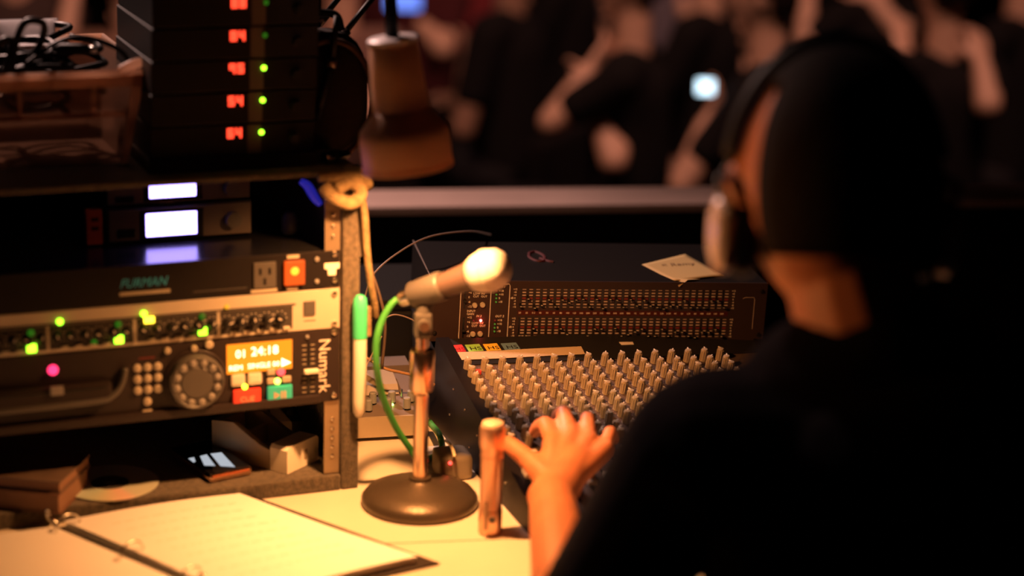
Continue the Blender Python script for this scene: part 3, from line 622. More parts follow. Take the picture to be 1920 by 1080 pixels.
obj('clip_arm', TB([Vector((0, 0, 0.240)), (Vector((0, 0, 0.240))+C0)/2 - Vector((0, 0, 0.004)), C0-Vector((0, 0, 0.014))], 0.0095, 10, smooth_n=3), M_dgrey, t, smooth=True)
MM = Matrix.Translation(Tt) @ qm
t = thing('microphone', 'handheld microphone with a bright silver ball grille in the stand clip', 'microphone', mtx=MM)
Lm = (Hh-Tt).length
smooth_by_angle(obj('body', LT([(0.0118, 0.0205), (0.0132, 0.05), (0.0168, Lm-0.030), (0.0195, Lm-0.022), (0.0, Lm-0.022)], 32), M_micb, t))
g = obj('grille', LT([(0.0195, Lm-0.0215), (0.0232, Lm-0.014), (0.0252, Lm-0.003), (0.0252, Lm+0.004), (0.0225, Lm+0.016), (0.0165, Lm+0.0235), (0.008, Lm+0.0265), (0, Lm+0.027)], 40), M_mesh, t, smooth=True)
obj('grille_band', LT([(0.0256, Lm-0.0025), (0.0262, Lm-0.002), (0.0262, Lm+0.003), (0.0256, Lm+0.0035)], 40, cap=False), M_mesh, t, smooth=True)
smooth_by_angle(obj('connector', LT([(0.0055, -0.002), (0.0075, 0.000), (0.0095, 0.004), (0.0095, 0.0200), (0, 0.0200)], 24), M_steel, t))
# green cable
GP = [at(746, 561, 2.461), at(733, 572, 2.46), at(716, 602, 2.46), at(706, 640, 2.46), at(706, 690, 2.47), at(718, 745, 2.50), at(742, 800, 2.53), at(768, 840, 2.55)]
last = Vector((0.305, 2.435, DZ+0.006))
o = obj('microphone_cable', TB(GP+[at(783, 862, 2.56), last+Vector((0.02, 0.02, 0)), last+Vector((0.045, 0.05, 0.0)), at(825, 818, 2.64), Vector((0.345, 2.56, DZ+0.02))], 0.0042, 10), M_green, smooth=True)
tag(o, 'bright green cable drooping from the microphone down to the desk', 'cable')

# ================================================================== FLASHLIGHT
t = thing('flashlight', 'slim copper coloured metal flashlight standing upright on the desk', 'flashlight', (0.3745, 2.2250, DZ))
M_cop = mat('copper_metal', (0.90, 0.54, 0.38), 0.3, 0.85)
smooth_by_angle(obj('barrel', LT([(0.0128, 0.0), (0.0140, 0.002), (0.0140, 0.030), (0.0130, 0.032), (0.0130, 0.105), (0.0140, 0.108)], 32), M_cop, t))
smooth_by_angle(obj('head', LT([(0.0142, 0.1082), (0.0148, 0.112), (0.0148, 0.132), (0.0138, 0.135)], 32), M_cop, t))
smooth_by_angle(obj('rounded_cap', LT([(0.0138, 0.1352), (0.0125, 0.1390), (0.0080, 0.1410), (0, 0.1415)], 32), mat('cap_highlight_tone', (0.9, 0.66, 0.5), 0.4, 0.5), t))  # cap paler than the barrel; its top highlight is put into the colour
for z in (0.036, 0.098): obj('grip_ring', LT([(0.0131, z-0.0012), (0.0138, z), (0.0131, z+0.0012)], 32, cap=False), M_cop, t, smooth=True)
obj('switch_button', LT([(0.004, 0), (0.0035, -0.002), (0, -0.0024)], 12, axis='Y', c=(0, -0.0138, 0.022)), M_dgrey, t, smooth=True)
obj('pocket_clip', BX(-0.010, -0.006, -0.0155, -0.0125, 0.010, 0.045, bev=0.0008), mat('clip_metal', (0.3, 0.2, 0.15), 0.3, 0.9), t)

# ================================================================== BINDER
t = thing('ring_binder', 'open black ring binder with cream sheets lying in front of the rack case', 'binder', (0, 0, DZ))
def sheet(name, pts, z0, z1, m, parent, nx=14, ny=8, f=None):
    bm = bmesh.new(); a, b, c, d = [Vector((*p, 0)) for p in pts]; g = []
    for j in range(ny+1):
        for i in range(nx+1):
            s, r_ = i/nx, j/ny; p = (a*(1-s)+b*s)*(1-r_)+(d*(1-s)+c*s)*r_
            g.append(bm.verts.new((p.x, p.y, z0+(f(s, r_) if f else 0))))
    fs = [bm.faces.new((g[j*(nx+1)+i], g[j*(nx+1)+i+1], g[(j+1)*(nx+1)+i+1], g[(j+1)*(nx+1)+i])) for j in range(ny) for i in range(nx)]
    bmesh.ops.recalc_face_normals(bm, faces=bm.faces)
    r_ = bmesh.ops.extrude_face_region(bm, geom=list(bm.faces))
    for v in r_['geom']:
        if isinstance(v, bmesh.types.BMVert): v.co.z -= (z0-z1)
    bmesh.ops.recalc_face_normals(bm, faces=bm.faces)
    return obj(name, bm, m, parent, smooth=False)
# corners on the desk plane: spine top, right cover top, right cover bottom, spine bottom
Sp0, Cr0, Cr1, Sp1 = (-0.125, 2.290), (0.0985, 2.362), (0.3000, 2.138), (0.085, 2.040)
M_cov = mat('binder_cover', (0.030, 0.022, 0.018), 0.5)
sheet('cover', [(-0.124, 2.286), (0.105, 2.358), (0.303, 2.138), (0.080, 2.040)], 0.0028, 0.0006, M_cov, t, 2, 2)
sheet('cover', [(-0.34, 2.20), (-0.135, 2.279), (0.070, 2.037), (-0.14, 1.96)], 0.0028, 0.0006, M_cov, t, 2, 2)
sheet('paper_stack', [(-0.120, 2.283), (0.085, 2.349), (0.276, 2.142), (0.081, 2.045)], 0.0065, 0.003, M_paper, t, f=lambda s, r_: 0.0028*math.sin(PI*s))
sheet('top_sheet', [(-0.1225, 2.2845), (0.085, 2.350), (0.278, 2.140), (0.080, 2.045)], 0.0105, 0.0101, M_paper, t, f=lambda s, r_: 0.0028*math.sin(PI*s)+0.0012*math.sin(5*r_+2*s))
sheet('left_page', [(-0.33, 2.206), (-0.1335, 2.276), (0.0705, 2.037), (-0.13, 1.965)], 0.0075, 0.003, M_paper, t, f=lambda s, r_: 0.003*math.sin(PI*s))
sheet('spine', [(-0.134, 2.281), (-0.125, 2.284), (0.079, 2.041), (0.070, 2.037)], 0.0035, 0.0006, M_steel, t, 1, 1)
rg = None
d = Vector((0.2045, -0.2450, 0)).normalized()
for k, s in enumerate((0.020, 0.135, 0.235)):
    p = Vector((-0.1295, 2.2825, 0)) + d*s
    n = Vector((d.y, -d.x, 0))*-1
    bm = TB([p+n*0.017*math.cos(a)+Vector((0, 0, 0.012+0.0135*math.sin(a))) for a in [i*2*PI/20 for i in range(21)]], 0.0013, 8, smooth_n=2)
    r_ = obj('ring', bm, M_steel, t, smooth=True)
for s, w_ in ((0.0, 0.004), (0.27, 0.004)):
    p = Vector((-0.1295, 2.2825, 0)) + d*s
    o = obj('lever', TB([p+Vector((0, 0, 0.006)), p-d*0.006+Vector((-0.006, 0, 0.016)), p-d*0.008+Vector((-0.005, 0, 0.026))], w_, 8), M_steel, t, smooth=True)
bm = bmesh.new()
rr = random.Random(5)
for k in range(9):
    r_ = 0.12+0.085*k; a = Vector((-0.115, 2.285, 0)).lerp(Vector((0.085, 2.050, 0)), r_); b_ = Vector((0.088, 2.353, 0)).lerp(Vector((0.284, 2.136, 0)), r_)
    s = 0.12
    while s < 0.8:
        l = rr.uniform(0.02, 0.07)
        for q_ in range(3):
            s0 = s+l*q_/3; s1 = s0+l/3*0.8
            zt = lambda s_: 0.0105+0.0028*math.sin(PI*s_)+0.0012*math.sin(5*r_+2*s_)+0.0004
            p0, p1 = a.lerp(b_, s0), a.lerp(b_, s1); dn = Vector((0.0008, -0.0010, 0))
            bm.faces.new([bm.verts.new((p0.x, p0.y, zt(s0))), bm.verts.new((p1.x, p1.y, zt(s1))), bm.verts.new((p1.x+dn.x, p1.y+dn.y, zt(s1))), bm.verts.new((p0.x+dn.x, p0.y+dn.y, zt(s0)))])
        s += l+0.02
obj('pencil_lines', bm, mat('faint_pencil', (0.66, 0.60, 0.48), 0.8), t, kind='stuff')

# ================================================================== GREY BOX
t = thing('pedal_box', 'small grey rounded box with a red light behind the stand base', 'switch box', (0.3560, 2.4150, DZ), R(8))
obj('shell', BX(-0.022, 0.022, -0.022, 0.026, 0.0, 0.033, bev=0.008), mat('warm_grey_box', (0.30, 0.25, 0.18), 0.5), t, smooth=True)
led(t, -0.010, 0.026, E_red, 0.0022, y=-0.0222)

# ================================================================== SMALL MIXER
SM = fmtx((0.2560, 2.5445, DZ), 4, 0, 0)
t = thing('small_mixer', 'small silver mixer half hidden behind the rack case', 'small mixer', mtx=SM)
M_sm = mat('small_mixer_silver', (0.45, 0.38, 0.27), 0.42, 0.3)
obj('front_edge', yprism([(0, 0.006), (0.004, 0.006), (0.004, 0.034), (0.0, 0.034)], -0.12, 0.086), M_sm, t)
obj('body', yprism([(0.005, 0.006), (0.17, 0.006), (0.17, 0.062), (0.135, 0.060), (0.135, 0.052), (0.005, 0.0335)], -0.12, 0.086), mat('small_mixer_panel', (0.16, 0.13, 0.11), 0.45), t)
obj('raised_bar', yprism([(0.062, 0.0435), (0.075, 0.054), (0.120, 0.060), (0.120, 0.0505)], -0.118, 0.058), M_sm, t)
kk = None
for j, y in enumerate((0.020, 0.040)):
    for i in range(7):
        p = (-0.095+0.0260*i+0.009*j, y, 0.0355+0.0125*0+y*0.14)
        if kk is None: kk = smooth_by_angle(obj('knob', LT([(0.0055, 0), (0.0050, 0.0135), (0.0040, 0.0145), (0, 0.0146)], 14), M_knobb, t)); kk.location = p
        else: copy(kk, t, p)
for i in range(5):
    smooth_by_angle(obj('toggle', LT([(0.0022, 0), (0.0018, 0.010), (0, 0.0105)], 8, c=(-0.06+0.03*i, 0.055, 0.0425)), M_steel, t))
obj('level_light', LT([(0.0026, 0), (0.0022, 0.0022), (0, 0.0026)], 10, c=(0.0430, 0.032, 0.0385)), em('small_green_led', (0.5, 1.0, 0.15), 5), t, smooth=True)
for p in ((-0.11, 0.012), (0.075, 0.012), (-0.11, 0.155), (0.075, 0.155)): obj('rubber_foot', LT([(0.006, 0), (0.006, 0.006)], 10, c=(p[0], p[1], 0)), M_blackp, t)
# plug standing in it and cables
t = thing('jack_plug', 'black cable plug standing up out of the small mixer', 'plug', mtx=SM @ Matrix.Translation((0.014, 0.105, 0.0615)))
obj('plug_body', LT([(0.0065, 0), (0.0065, 0.035), (0.0040, 0.045), (0.0030, 0.060)], 14), M_blackp, t, smooth=True)
obj('plug_collar', LT([(0.0069, 0.004), (0.0069, 0.007)], 14), M_steel, t)
for lab, pts, r, m_ in (('thin pale cable curving up behind the microphone', [at(683, 560, 2.80), at(700, 515, 2.80), at(745, 475, 2.82), at(805, 444, 2.86), at(880, 434, 2.95), at(920, 440, 3.05)], 0.0013, mat('pale_cable', (0.35, 0.27, 0.25), 0.4)),
                        ('tan cable running behind the small mixer toward the console', [at(682, 668, 2.72), at(720, 690, 2.72), at(750, 698, 2.73), at(782, 706, 2.74), at(815, 722, 2.74)], 0.0020, mat('tan_cable', (0.36, 0.20, 0.09), 0.5)),
                        ('dull cable hanging along the rack case edge', [at(672, 330, 2.62), at(688, 400, 2.62), at(690, 480, 2.62), at(712, 555, 2.62), at(722, 610, 2.64), at(716, 690, 2.68)], 0.0022, mat('dull_cable', (0.14, 0.10, 0.08), 0.5)),
                        ('short pale wire crossing the dark gap left of the green cable', [at(680, 700, 2.70), at(700, 660, 2.70), at(716, 630, 2.70)], 0.0010, MATS['pale_cable'] if 'pale_cable' in MATS else None),
                        ('thin dark wire looping behind the microphone stand', [at(715, 600, 2.72), at(740, 590, 2.73), at(770, 598, 2.75), at(790, 612, 2.76)], 0.0011, MATS['pale_cable'])):
    tag(obj('cable', TB(pts, r, 6), m_, smooth=True), lab, 'cable')
tag(obj('cable', TB([at(836, 826, 2.62), at(846, 836, 2.58), at(851, 850, 2.56), at(852, 856, 2.55)], 0.0022, 8), mat('cream_cable', (0.7, 0.6, 0.4), 0.5), smooth=True), 'cream cable beside the green one behind the grey box', 'cable')

# ================================================================== MIXING CONSOLE
MX = fmtx((0.3896, 2.5357, 0.8491), 9.2, 11.93, 2)
t = thing('mixing_console', 'large black mixing console covered in rows of beige knobs under the hand', 'mixer', mtx=MX)
mw = 0.455; wF = -0.345; wB = 0.085
obj('control_panel', BX(0, mw-0.018, wF+0.004, wB, -0.004, 0, bev=0.001), M_mixp, t)
def side(x0, x1):
    # lower edge follows the desk
    bm = bmesh.new(); pts = []
    inv = MX.inverted()
    def low(y):   # local z of the desk top under local (x, y)
        p = MX @ Vector(((x0+x1)/2, y, 0)); d_ = MX.to_3x3() @ Vector((0, 0, 1)); return (DZ+0.002-p.z)/d_.z
    prof = [(wF+0.000, 0.0035), (wF-0.012, 0.0), (wF-0.014, low(wF)), (wB, low(wB)), (wB, 0.004)]
    return yprism(prof, x0, x1)
M_side = mat('console_side', (0.008, 0.006, 0.006), 0.45, spec=0.12)
obj('side_cheek', side(-0.0185, -0.0005), M_side, t); obj('side_cheek', side(mw-0.0175, mw), M_side, t)
obj('front_rail', BX(0, mw-0.018, wF-0.012, wF+0.0035, -0.024, 0.001, bev=0.003), M_side, t)
obj('rear_panel', BX(0, mw-0.018, wB-0.004, wB+0.0005, -0.10, -0.0045), M_side, t)
obj('top_band', BX(0, mw-0.018, 0.0135, wB-0.001, 0.0002, 0.0016), M_blackp, t)
for y, z in ((-0.012, -0.020), (-0.065, -0.020), (-0.122, -0.024), (-0.24, -0.02), (-0.01, -0.06), (-0.1, -0.055)):
    obj('side_screw', LT([(0.0016, -0.0187), (0.0014, -0.0199), (0, -0.0202)], 8, axis='X', c=(0, y, z)), M_steel, t)
rows = [0, -0.0205, -0.0375, -0.0570, -0.0745, -0.0980, -0.1150, -0.1320, -0.1485, -0.1720, -0.1900]
kA = kB = None; bmk = bmesh.new()
knob_prof = [(0.0050, 0.0), (0.0046, 0.004), (0.0043, 0.0165), (0.0036, 0.0180), (0, 0.0182)]
def flutes(bm, n=10, r=0.0046):
    for i in range(n):
        a = 2*PI*i/n; cx, cy = r*math.cos(a), r*math.sin(a); box(bm, cx-0.0004, cx+0.0004, cy-0.0004, cy+0.0004, 0.002, 0.0155)
    return bm
def mk_knob(m_):
    bm = LT(knob_prof, 14); bm.verts.ensure_lookup_table(); flutes(bm)
    k = smooth_by_angle(obj('knob', bm, m_, t)); p = obj('pointer', BX(-0.0006, 0.0006, 0.0008, 0.0052, 0.0170, 0.0186), M_print, k); return k, p
redk = mat('red_knob', (0.55, 0.05, 0.03), 0.45)
rk = random.Random(2)
for j, y in enumerate(rows):
    for i in range(16):
        loc = (0.0243*i, y, 0.0004)
        blue = j in (5, 6, 7, 8)
        src = kB if blue else kA
        if src is None:
            src = mk_knob(M_knobb if blue and False else (mat('pale_slate_knob', (0.30, 0.265, 0.20), 0.5) if blue else M_knob)); src[0].location = loc
            if blue: kB = src
            else: kA = src
        else:
            c = copy(src[0], t, loc); c.rotation_euler = (0, 0, rk.uniform(-0.9, 0.9)); copy(src[1], c)
    # printed arcs between
    for i in range(16):
        for a in range(7):
            aa = -2.3+4.6*a/6; cx, cy = 0.0243*i+0.0078*math.sin(aa), y+0.0078*math.cos(aa)
            box(bmk, cx-.0005, cx+.0005, cy-.0005, cy+.0005, 0.0002, 0.0006)
obj('dial_marks', bmk, mat('dial_print', (0.3, 0.22, 0.18), 0.6), t, kind='stuff')
bt = None
for i in range(16):
    for (dx, dy) in ((0.0120, -0.0860), (0.0120, -0.1600), (0.0120, -0.0290), (0.0120, -0.0080)):
        loc = (0.0243*i+dx, dy, 0.0004)
        if bt is None: bt = obj('push_button', BX(-0.0024, 0.0024, -0.0018, 0.0018, 0, 0.0035, bev=0.0006), M_key, t); bt.location = loc
        else: copy(bt, t, loc)
obj('push_button', BX(0.0095, 0.0165, -0.0130, -0.0060, 0.0004, 0.0060, bev=0.001), redk, t, label='red push button')
obj('push_button', BX(0.0330, 0.0370, -0.0030, 0.0010, 0.0004, 0.0050, bev=0.001), redk, t, label='red push button')
sl_ = cp_ = None
for i in range(16):
    for y0 in (-0.3200,):
        if sl_ is None:
            sl_ = obj('fader_slot', BX(-0.0012, 0.0012, 0, 0.095, 0.0002, 0.0005), M_gloss, t); sl_.location = (0.0243*i, y0, 0)
            cp_ = obj('fader_cap', BX(-0.0055, 0.0055, -0.009, 0.009, 0.0035, 0.010, bev=0.0015), M_key, t); cp_.location = (0.0243*i, y0+0.06, 0)
        else:
            copy(sl_, t, (0.0243*i, y0, 0)); copy(cp_, t, (0.0243*i, y0+rk.uniform(0.03, 0.09), 0))
bt = None
for i in range(16):
    for yy in (-0.208, -0.2165):
        loc = (0.0243*i, yy, 0.0004)
        if bt is None: bt = obj('channel_button', BX(-0.0050, 0.0050, -0.0028, 0.0028, 0, 0.0045, bev=0.0008), M_mask, t); bt.location = loc
        else: copy(bt, t, loc)
# labels of tape on the console
def flat_label(name, label, cat, pts, m_, z, th=0.0004, group=None):
    bm = bmesh.new(); a = [bm.verts.new((x, y, z)) for x, y in pts]; b_ = [bm.verts.new((x, y, z+th)) for x, y in pts]; n = len(a)
    bm.faces.new(list(reversed(a))); bm.faces.new(b_)
    for i in range(n): bm.faces.new((a[i], a[(i+1) % n], b_[(i+1) % n], b_[i]))
    bmesh.ops.recalc_face_normals(bm, faces=bm.faces)
    r_ = thing(name, label, cat, mtx=MX, group=group); obj('strip', bm, m_, r_); return r_
M_ink = mat('marker_ink', (0.012, 0.012, 0.014), 0.5)
for (lab, x0, x1, c, ink) in (('red tape label with smudged letters, first at the console corner', -0.0040, 0.0138, (0.72, 0.03, 0.03), mat('dark_red_ink', (0.2, 0.01, 0.01), 0.5)),
                         ('light green tape label marked HS on the console', 0.0165, 0.0385, (0.30, 0.62, 0.12), M_ink),
                         ('yellow tape label marked HS on the console', 0.0420, 0.0635, (0.85, 0.52, 0.05), M_ink),
                         ('slate blue tape label marked HS on the console', 0.0675, 0.0910, (0.12, 0.22, 0.30), M_ink)):
    o = flat_label('tape_label', lab, 'label', [(x0+0.0005, 0.0465), (x1-0.0005, 0.0475), (x1-0.0012, 0.0660), (x0, 0.0650)], mat('tape_'+lab.split()[0]+str(x0), c, 0.6), 0.0020, group='coloured tape labels on the console')
    text('lettering', 'HS', 0, 0, 0.0125, ink, o, rot=(0, 0, 0), loc=((x0+x1)/2+0.001, 0.0535, 0.0026), align='CENTER', extr=0.0001, sx=1.15)
flat_label('masking_tape', 'long blank masking tape strip above the knobs of the console', 'tape', [(-0.0090, 0.0250), (0.05, 0.0245), (0.12, 0.0262), (0.1765, 0.0265), (0.1780, 0.0475), (0.11, 0.0470), (0.05, 0.0450), (-0.0075, 0.0455)], M_mask, 0.0024)
flat_label('tape_scrap', 'tiny white tape scrap between console and equaliser', 'tape', [(0.2380, 0.0480), (0.2560, 0.0480), (0.2570, 0.0550), (0.2370, 0.0560)], M_print, 0.0019)

# ================================================================== EQUALISER
EQ = fmtx((0.35333, 2.64937, 0.85479), 0.17, 0, 1.62)
t = thing('graphic_equaliser', 'wide black dual graphic equaliser standing behind the mixing console', 'equaliser', mtx=EQ)
ew, eh, ed = 0.475, 0.0868, 0.212
obj('front_panel', BX(0, ew, 0, 0.003, 0, eh, bev=0.0005), M_eq, t)
obj('chassis', BX(0.0008, ew-0.0008, 0.0032, ed, 0.0005, eh-0.0004, bev=0.0006), M_eqtop, t)
obj('edge_fold', TB([(0.0015, 0.003, eh), (0.0015, ed, eh)], 0.0009, 6, smooth_n=0), mat('bare_metal_edge', (0.6, 0.5, 0.45), 0.35, 0.7), t)
# framed input section
fr = obj('printed_frame', TB([(0.0415, 0, 0.079), (0.0415, 0, 0.006), (0.0425, 0, 0.0030), (0.0455, 0, 0.0022), (0.105, 0, 0.0022), (0.1080, 0, 0.0030), (0.1090, 0, 0.006), (0.1090, 0, 0.0795), (0.1080, 0, 0.0825), (0.045, 0, 0.082), (0.0415, 0, 0.079)], 0.0005, 6, smooth_n=0), M_print, t)
obj('divider_line', BX(0.0826, 0.0834, -0.0005, 0, 0.007, 0.080), M_print, t)
for (x, z) in ((0.0613, 0.0523), (0.0720, 0.0530), (0.0607, 0.0111), (0.0708, 0.0114)):
    smooth_by_angle(obj('round_button', LT([(0.0037, 0), (0.0037, -0.0030), (0.0030, -0.0040), (0, -0.0041)], 16, axis='Y', c=(x, -0.0002, z)), M_key, t))
for z0 in (0.0055, 0.0475):
    obj('gain_slot', BX(0.0460, 0.0485, -0.0004, 0.0, z0, z0+0.029), M_gloss, t)
    obj('gain_slider', BX(0.0448, 0.0497, -0.006, -0.0005, z0+0.0095, z0+0.0125, bev=0.0006), M_blackp, t)
    for k, s in enumerate(('+12', '+6', '0', '-6', '-12')): text('lettering', s, 0.0520, z0+0.0290-0.0066*k, 0.0040, M_print, t)
    text('lettering', 'LOW\nCUT', 0.0585, z0+0.0190, 0.0040, M_print, t); text('lettering', 'IN/\nOUT', 0.0695, z0+0.0190, 0.0040, M_print, t)
    for k, s in enumerate(('+18', '+10', '0', '-18')):
        text('lettering', s, 0.0940, z0+0.0252-0.0052*k, 0.0040, M_print, t)
        led(t, 0.0905, z0+0.0252-0.0052*k, em('dim_red_led', (0.5, 0.02, 0.02), 0.35) if k == 0 else em('faint_green_led', (0.12, 0.35, 0.03), 0.55), 0.0011)
text('lettering', 'INPUT\nGAIN', 0.0510, 0.0415, 0.0042, M_print, t)
text('lettering', 'IN 1', 0.0640, 0.0790, 0.0040, M_print, t, shear=0.2); text('lettering', 'IN 2', 0.0640, 0.0366, 0.0042, M_print, t, shear=0.2)
text('lettering', 'OUT 1', 0.0905, 0.0785, 0.0040, M_print, t, shear=0.2); text('lettering', 'OUT 2', 0.0905, 0.0365, 0.0042, M_print, t, shear=0.2)
led(t, 0.0708, 0.0304, em('bright_red_led', (1.0, 0.10, 0.08), 14), 0.0019); led(t, 0.0608, 0.0303, em('dim_red_led', (0.5, 0.02, 0.02), 0.35), 0.0012)
light('equaliser_led_light', 'POINT', EQ @ Vector((0.0708, -0.006, 0.0304)), 0.004, (1.0, 0.03, 0.03), 0.002)
obj('frequency_band', BX(0.1215, 0.4200, -0.0003, 0.0002, 0.0385, 0.0450), M_redstrip, t)
FR = '20 25 31.5 40 50 63 80 100 125 160 200 250 315 400 500 630 800 1K 1.25K 1.6K 2K 2.5K 3.15K 4K 5K 6.3K 8K 10K 12.5K 16K 20K'.split()
pit = 0.00957; bmw = bmesh.new(); bmr = bmesh.new(); bms = bmesh.new(); cap0 = slot0 = tip0 = None
for ch, z0 in enumerate((0.0087, 0.0502)):
    for k in range(31):
        xs_ = 0.1245+pit*k
        for j in range(7):
            z = z0+0.0249*j/6; red = j == 3; hh_ = 0.0013 if red else (0.0006 if j not in (0, 6) else 0.0003)
            box(bmr if red else bmw, xs_+0.0022, xs_+0.0072, -0.0005, -0.0001, z-hh_, z+hh_)
        dz = (0.0125+rk.choice([0, 0, -0.004, -0.008, -0.010, -0.012, 0.001])) if k % 5 else 0.0025
        if slot0 is None:
            slot0 = obj('slider_slot', BX(-0.0009, 0.0009, -0.0003, 0.0003, -0.0015, 0.0265), M_gloss, t); slot0.location = (xs_, 0, z0)
            cap0 = obj('slider_cap', BX(-0.0020, 0.0020, -0.0080, -0.0006, -0.0014, 0.0014, bev=0.0005), M_blackp, t); cap0.location = (xs_, 0, z0+dz)
            tip0 = obj('cap_line', BX(-0.0013, 0.0013, -0.0083, -0.0081, -0.0003, 0.0003), M_print, cap0)
        else:
            copy(slot0, t, (xs_, 0, z0)); c = copy(cap0, t, (xs_, 0, z0+dz)); copy(tip0, c)
        if ch == 0: text('lettering', FR[k], xs_, 0.0417, 0.0034, M_print, t, align='CENTER', sx=1.0 if len(FR[k]) < 4 else 0.8)
    for x, al in ((0.1165, 'CENTER'), (0.4260, 'CENTER')):
        for k, s in enumerate(('+12', '+8', '+4', '0', '-4', '-8', '-12')): text('lettering', s, x, z0+0.0249*(1-k/6), 0.0034, M_print, t, align=al)
    text('lettering', 'dB', 0.1105, z0+0.0125, 0.0038, M_print, t)
obj('scale_marks', bmw, M_tick, t, kind='stuff'); obj('centre_marks', bmr, M_redprint, t, kind='stuff')
obj('printed_line', TB([(0.4400, 0, 0.064), (0.4440, 0, 0.066), (0.4560, 0, 0.0660), (0.4575, 0, 0.063), (0.4575, 0, 0.02)], 0.0003, 6, smooth_n=0), M_tick, t)
for x in (0.008, ew-0.008):
    for z in (0.012, eh-0.012): screw(t, x, z, M_black, 0.0032)
# red marker scribble on top
o = obj('crayon_letter', TB([(0.162, 0.150, eh), (0.158, 0.125, eh), (0.165, 0.105, eh), (0.176, 0.108, eh), (0.180, 0.135, eh), (0.172, 0.155, eh), (0.163, 0.150, eh)], 0.0022, 6), mat('red_crayon', (0.07, 0.004, 0.009), 0.6), t)
o = obj('crayon_letter', TB([(0.172, 0.120, eh), (0.182, 0.104, eh), (0.188, 0.100, eh)], 0.0022, 6), MATS['red_crayon'], t)
# riser under the EQ
inv = EQ.inverted()
t = thing('support_box', 'plain black box under the equaliser behind the mixing console', 'box', (0.3565, 2.6560, DZ), R(0.17))
obj('shell', yprism([(0.0, 0.0005), (0.20, 0.0005), (0.20, 0.088), (0.0, 0.088)], 0.0, 0.465), M_blackp, t)
obj('lid', BX(-0.001, 0.466, -0.001, 0.201, 0.0885, 0.0905), M_blackp, t)
t = thing('equipment_case', 'plain black latched case standing behind the small mixer', 'case', (0.17, 2.878, DZ), 0.0)
obj('shell', BX(0, 0.36, 0, 0.20, 0.001, 0.080, bev=0.006), M_blackp, t); obj('lid', BX(-0.001, 0.361, -0.001, 0.201, 0.0805, 0.098, bev=0.006), M_blackp, t)
obj('latch', BX(0.08, 0.105, -0.006, -0.001, 0.072, 0.090, bev=0.001), M_black, t)
# sticky note
t = thing('sticky_note', 'buff paper note with pencil writing and a curled corner on the equaliser', 'note', mtx=EQ)
A = Vector((0.3141, 0.0898)); B = Vector((0.3935, 0.1503)); Cn = Vector((0.4217, 0.0363)); Dn = Vector((0.3400, 0.0020))
bm = bmesh.new(); g = []
n_ = 10
for j in range(n_+1):
    for i in range(n_+1):
        s, r_ = i/n_, j/n_; p = (A*(1-s)+B*s)*(1-r_)+(Dn*(1-s)+Cn*s)*r_
        dd = (1-s)*r_; z = eh+0.0008+0.0010*math.sin(PI*s)*r_
        p = p + Vector((0.004, 0.012))*max(0, dd-0.6)
        g.append(bm.verts.new((p.x, p.y, z)))
for j in range(n_):
    for i in range(n_): bm.faces.new((g[j*(n_+1)+i], g[(j+1)*(n_+1)+i], g[(j+1)*(n_+1)+i+1], g[j*(n_+1)+i+1]))
bmesh.ops.recalc_face_normals(bm, faces=bm.faces)
o = obj('sheet', bm, mat('note_paper', (0.50, 0.36, 0.15), 0.75), t, smooth=True); sd = o.modifiers.new('s', 'SOLIDIFY'); sd.thickness = 0.0003
bm = bmesh.new(); V = [bm.verts.new(p) for p in ((0.3435, 0.020, eh+0.0012), (0.3795, 0.014, eh+0.0012), (0.3600, 0.004, eh+0.0030), (0.3455, -0.0045, eh-0.0050))]
bm.faces.new((V[0], V[2], V[1])); bm.faces.new((V[0], V[3], V[2])); bmesh.ops.recalc_face_normals(bm, faces=bm.faces)
o = obj('curled_corner', bm, MATS['note_paper'], t); sd = o.modifiers.new('s', 'SOLIDIFY'); sd.thickness = 0.0003
text('lettering', '< Remy', 0, 0, 0.017, mat('pencil_ink', (0.20, 0.13, 0.07), 0.6), t, rot=(0, 0, R(12)), loc=(0.339, 0.083, eh+0.0022), extr=0.00005, shear=0.3)

# ================================================================== PEOPLE
def capsule(bm, a, b, ra, rb, seg=14, lat=None, sc=1.0):
    """tapered capsule from a to b, optionally widened by sc along lat"""
    a, b = Vector(a), Vector(b); d_ = b-a; L = d_.length; ax_ = d_/L if L > 1e-6 else Vector((0, 0, 1))
    q_ = Vector((0, 0, 1)).rotation_difference(ax_).to_matrix()
    prof = [(ra*math.sin(t_), -ra*math.cos(t_)) for t_ in [i*PI/2/5 for i in range(6)]] + [(rb*math.cos(t_), L+rb*math.sin(t_)) for t_ in [i*PI/2/5 for i in range(6)]]
    prof[0] = (1e-4, prof[0][1]); prof[-1] = (1e-4, prof[-1][1])
    lathe(bm, prof, seg, c=(0, 0, 0)); vs = lathe.last
    for v in vs:
        p = q_ @ v.co
        if lat is not None: l_ = Vector(lat).normalized(); p = p + l_*p.dot(l_)*(sc-1)
        v.co = a+p
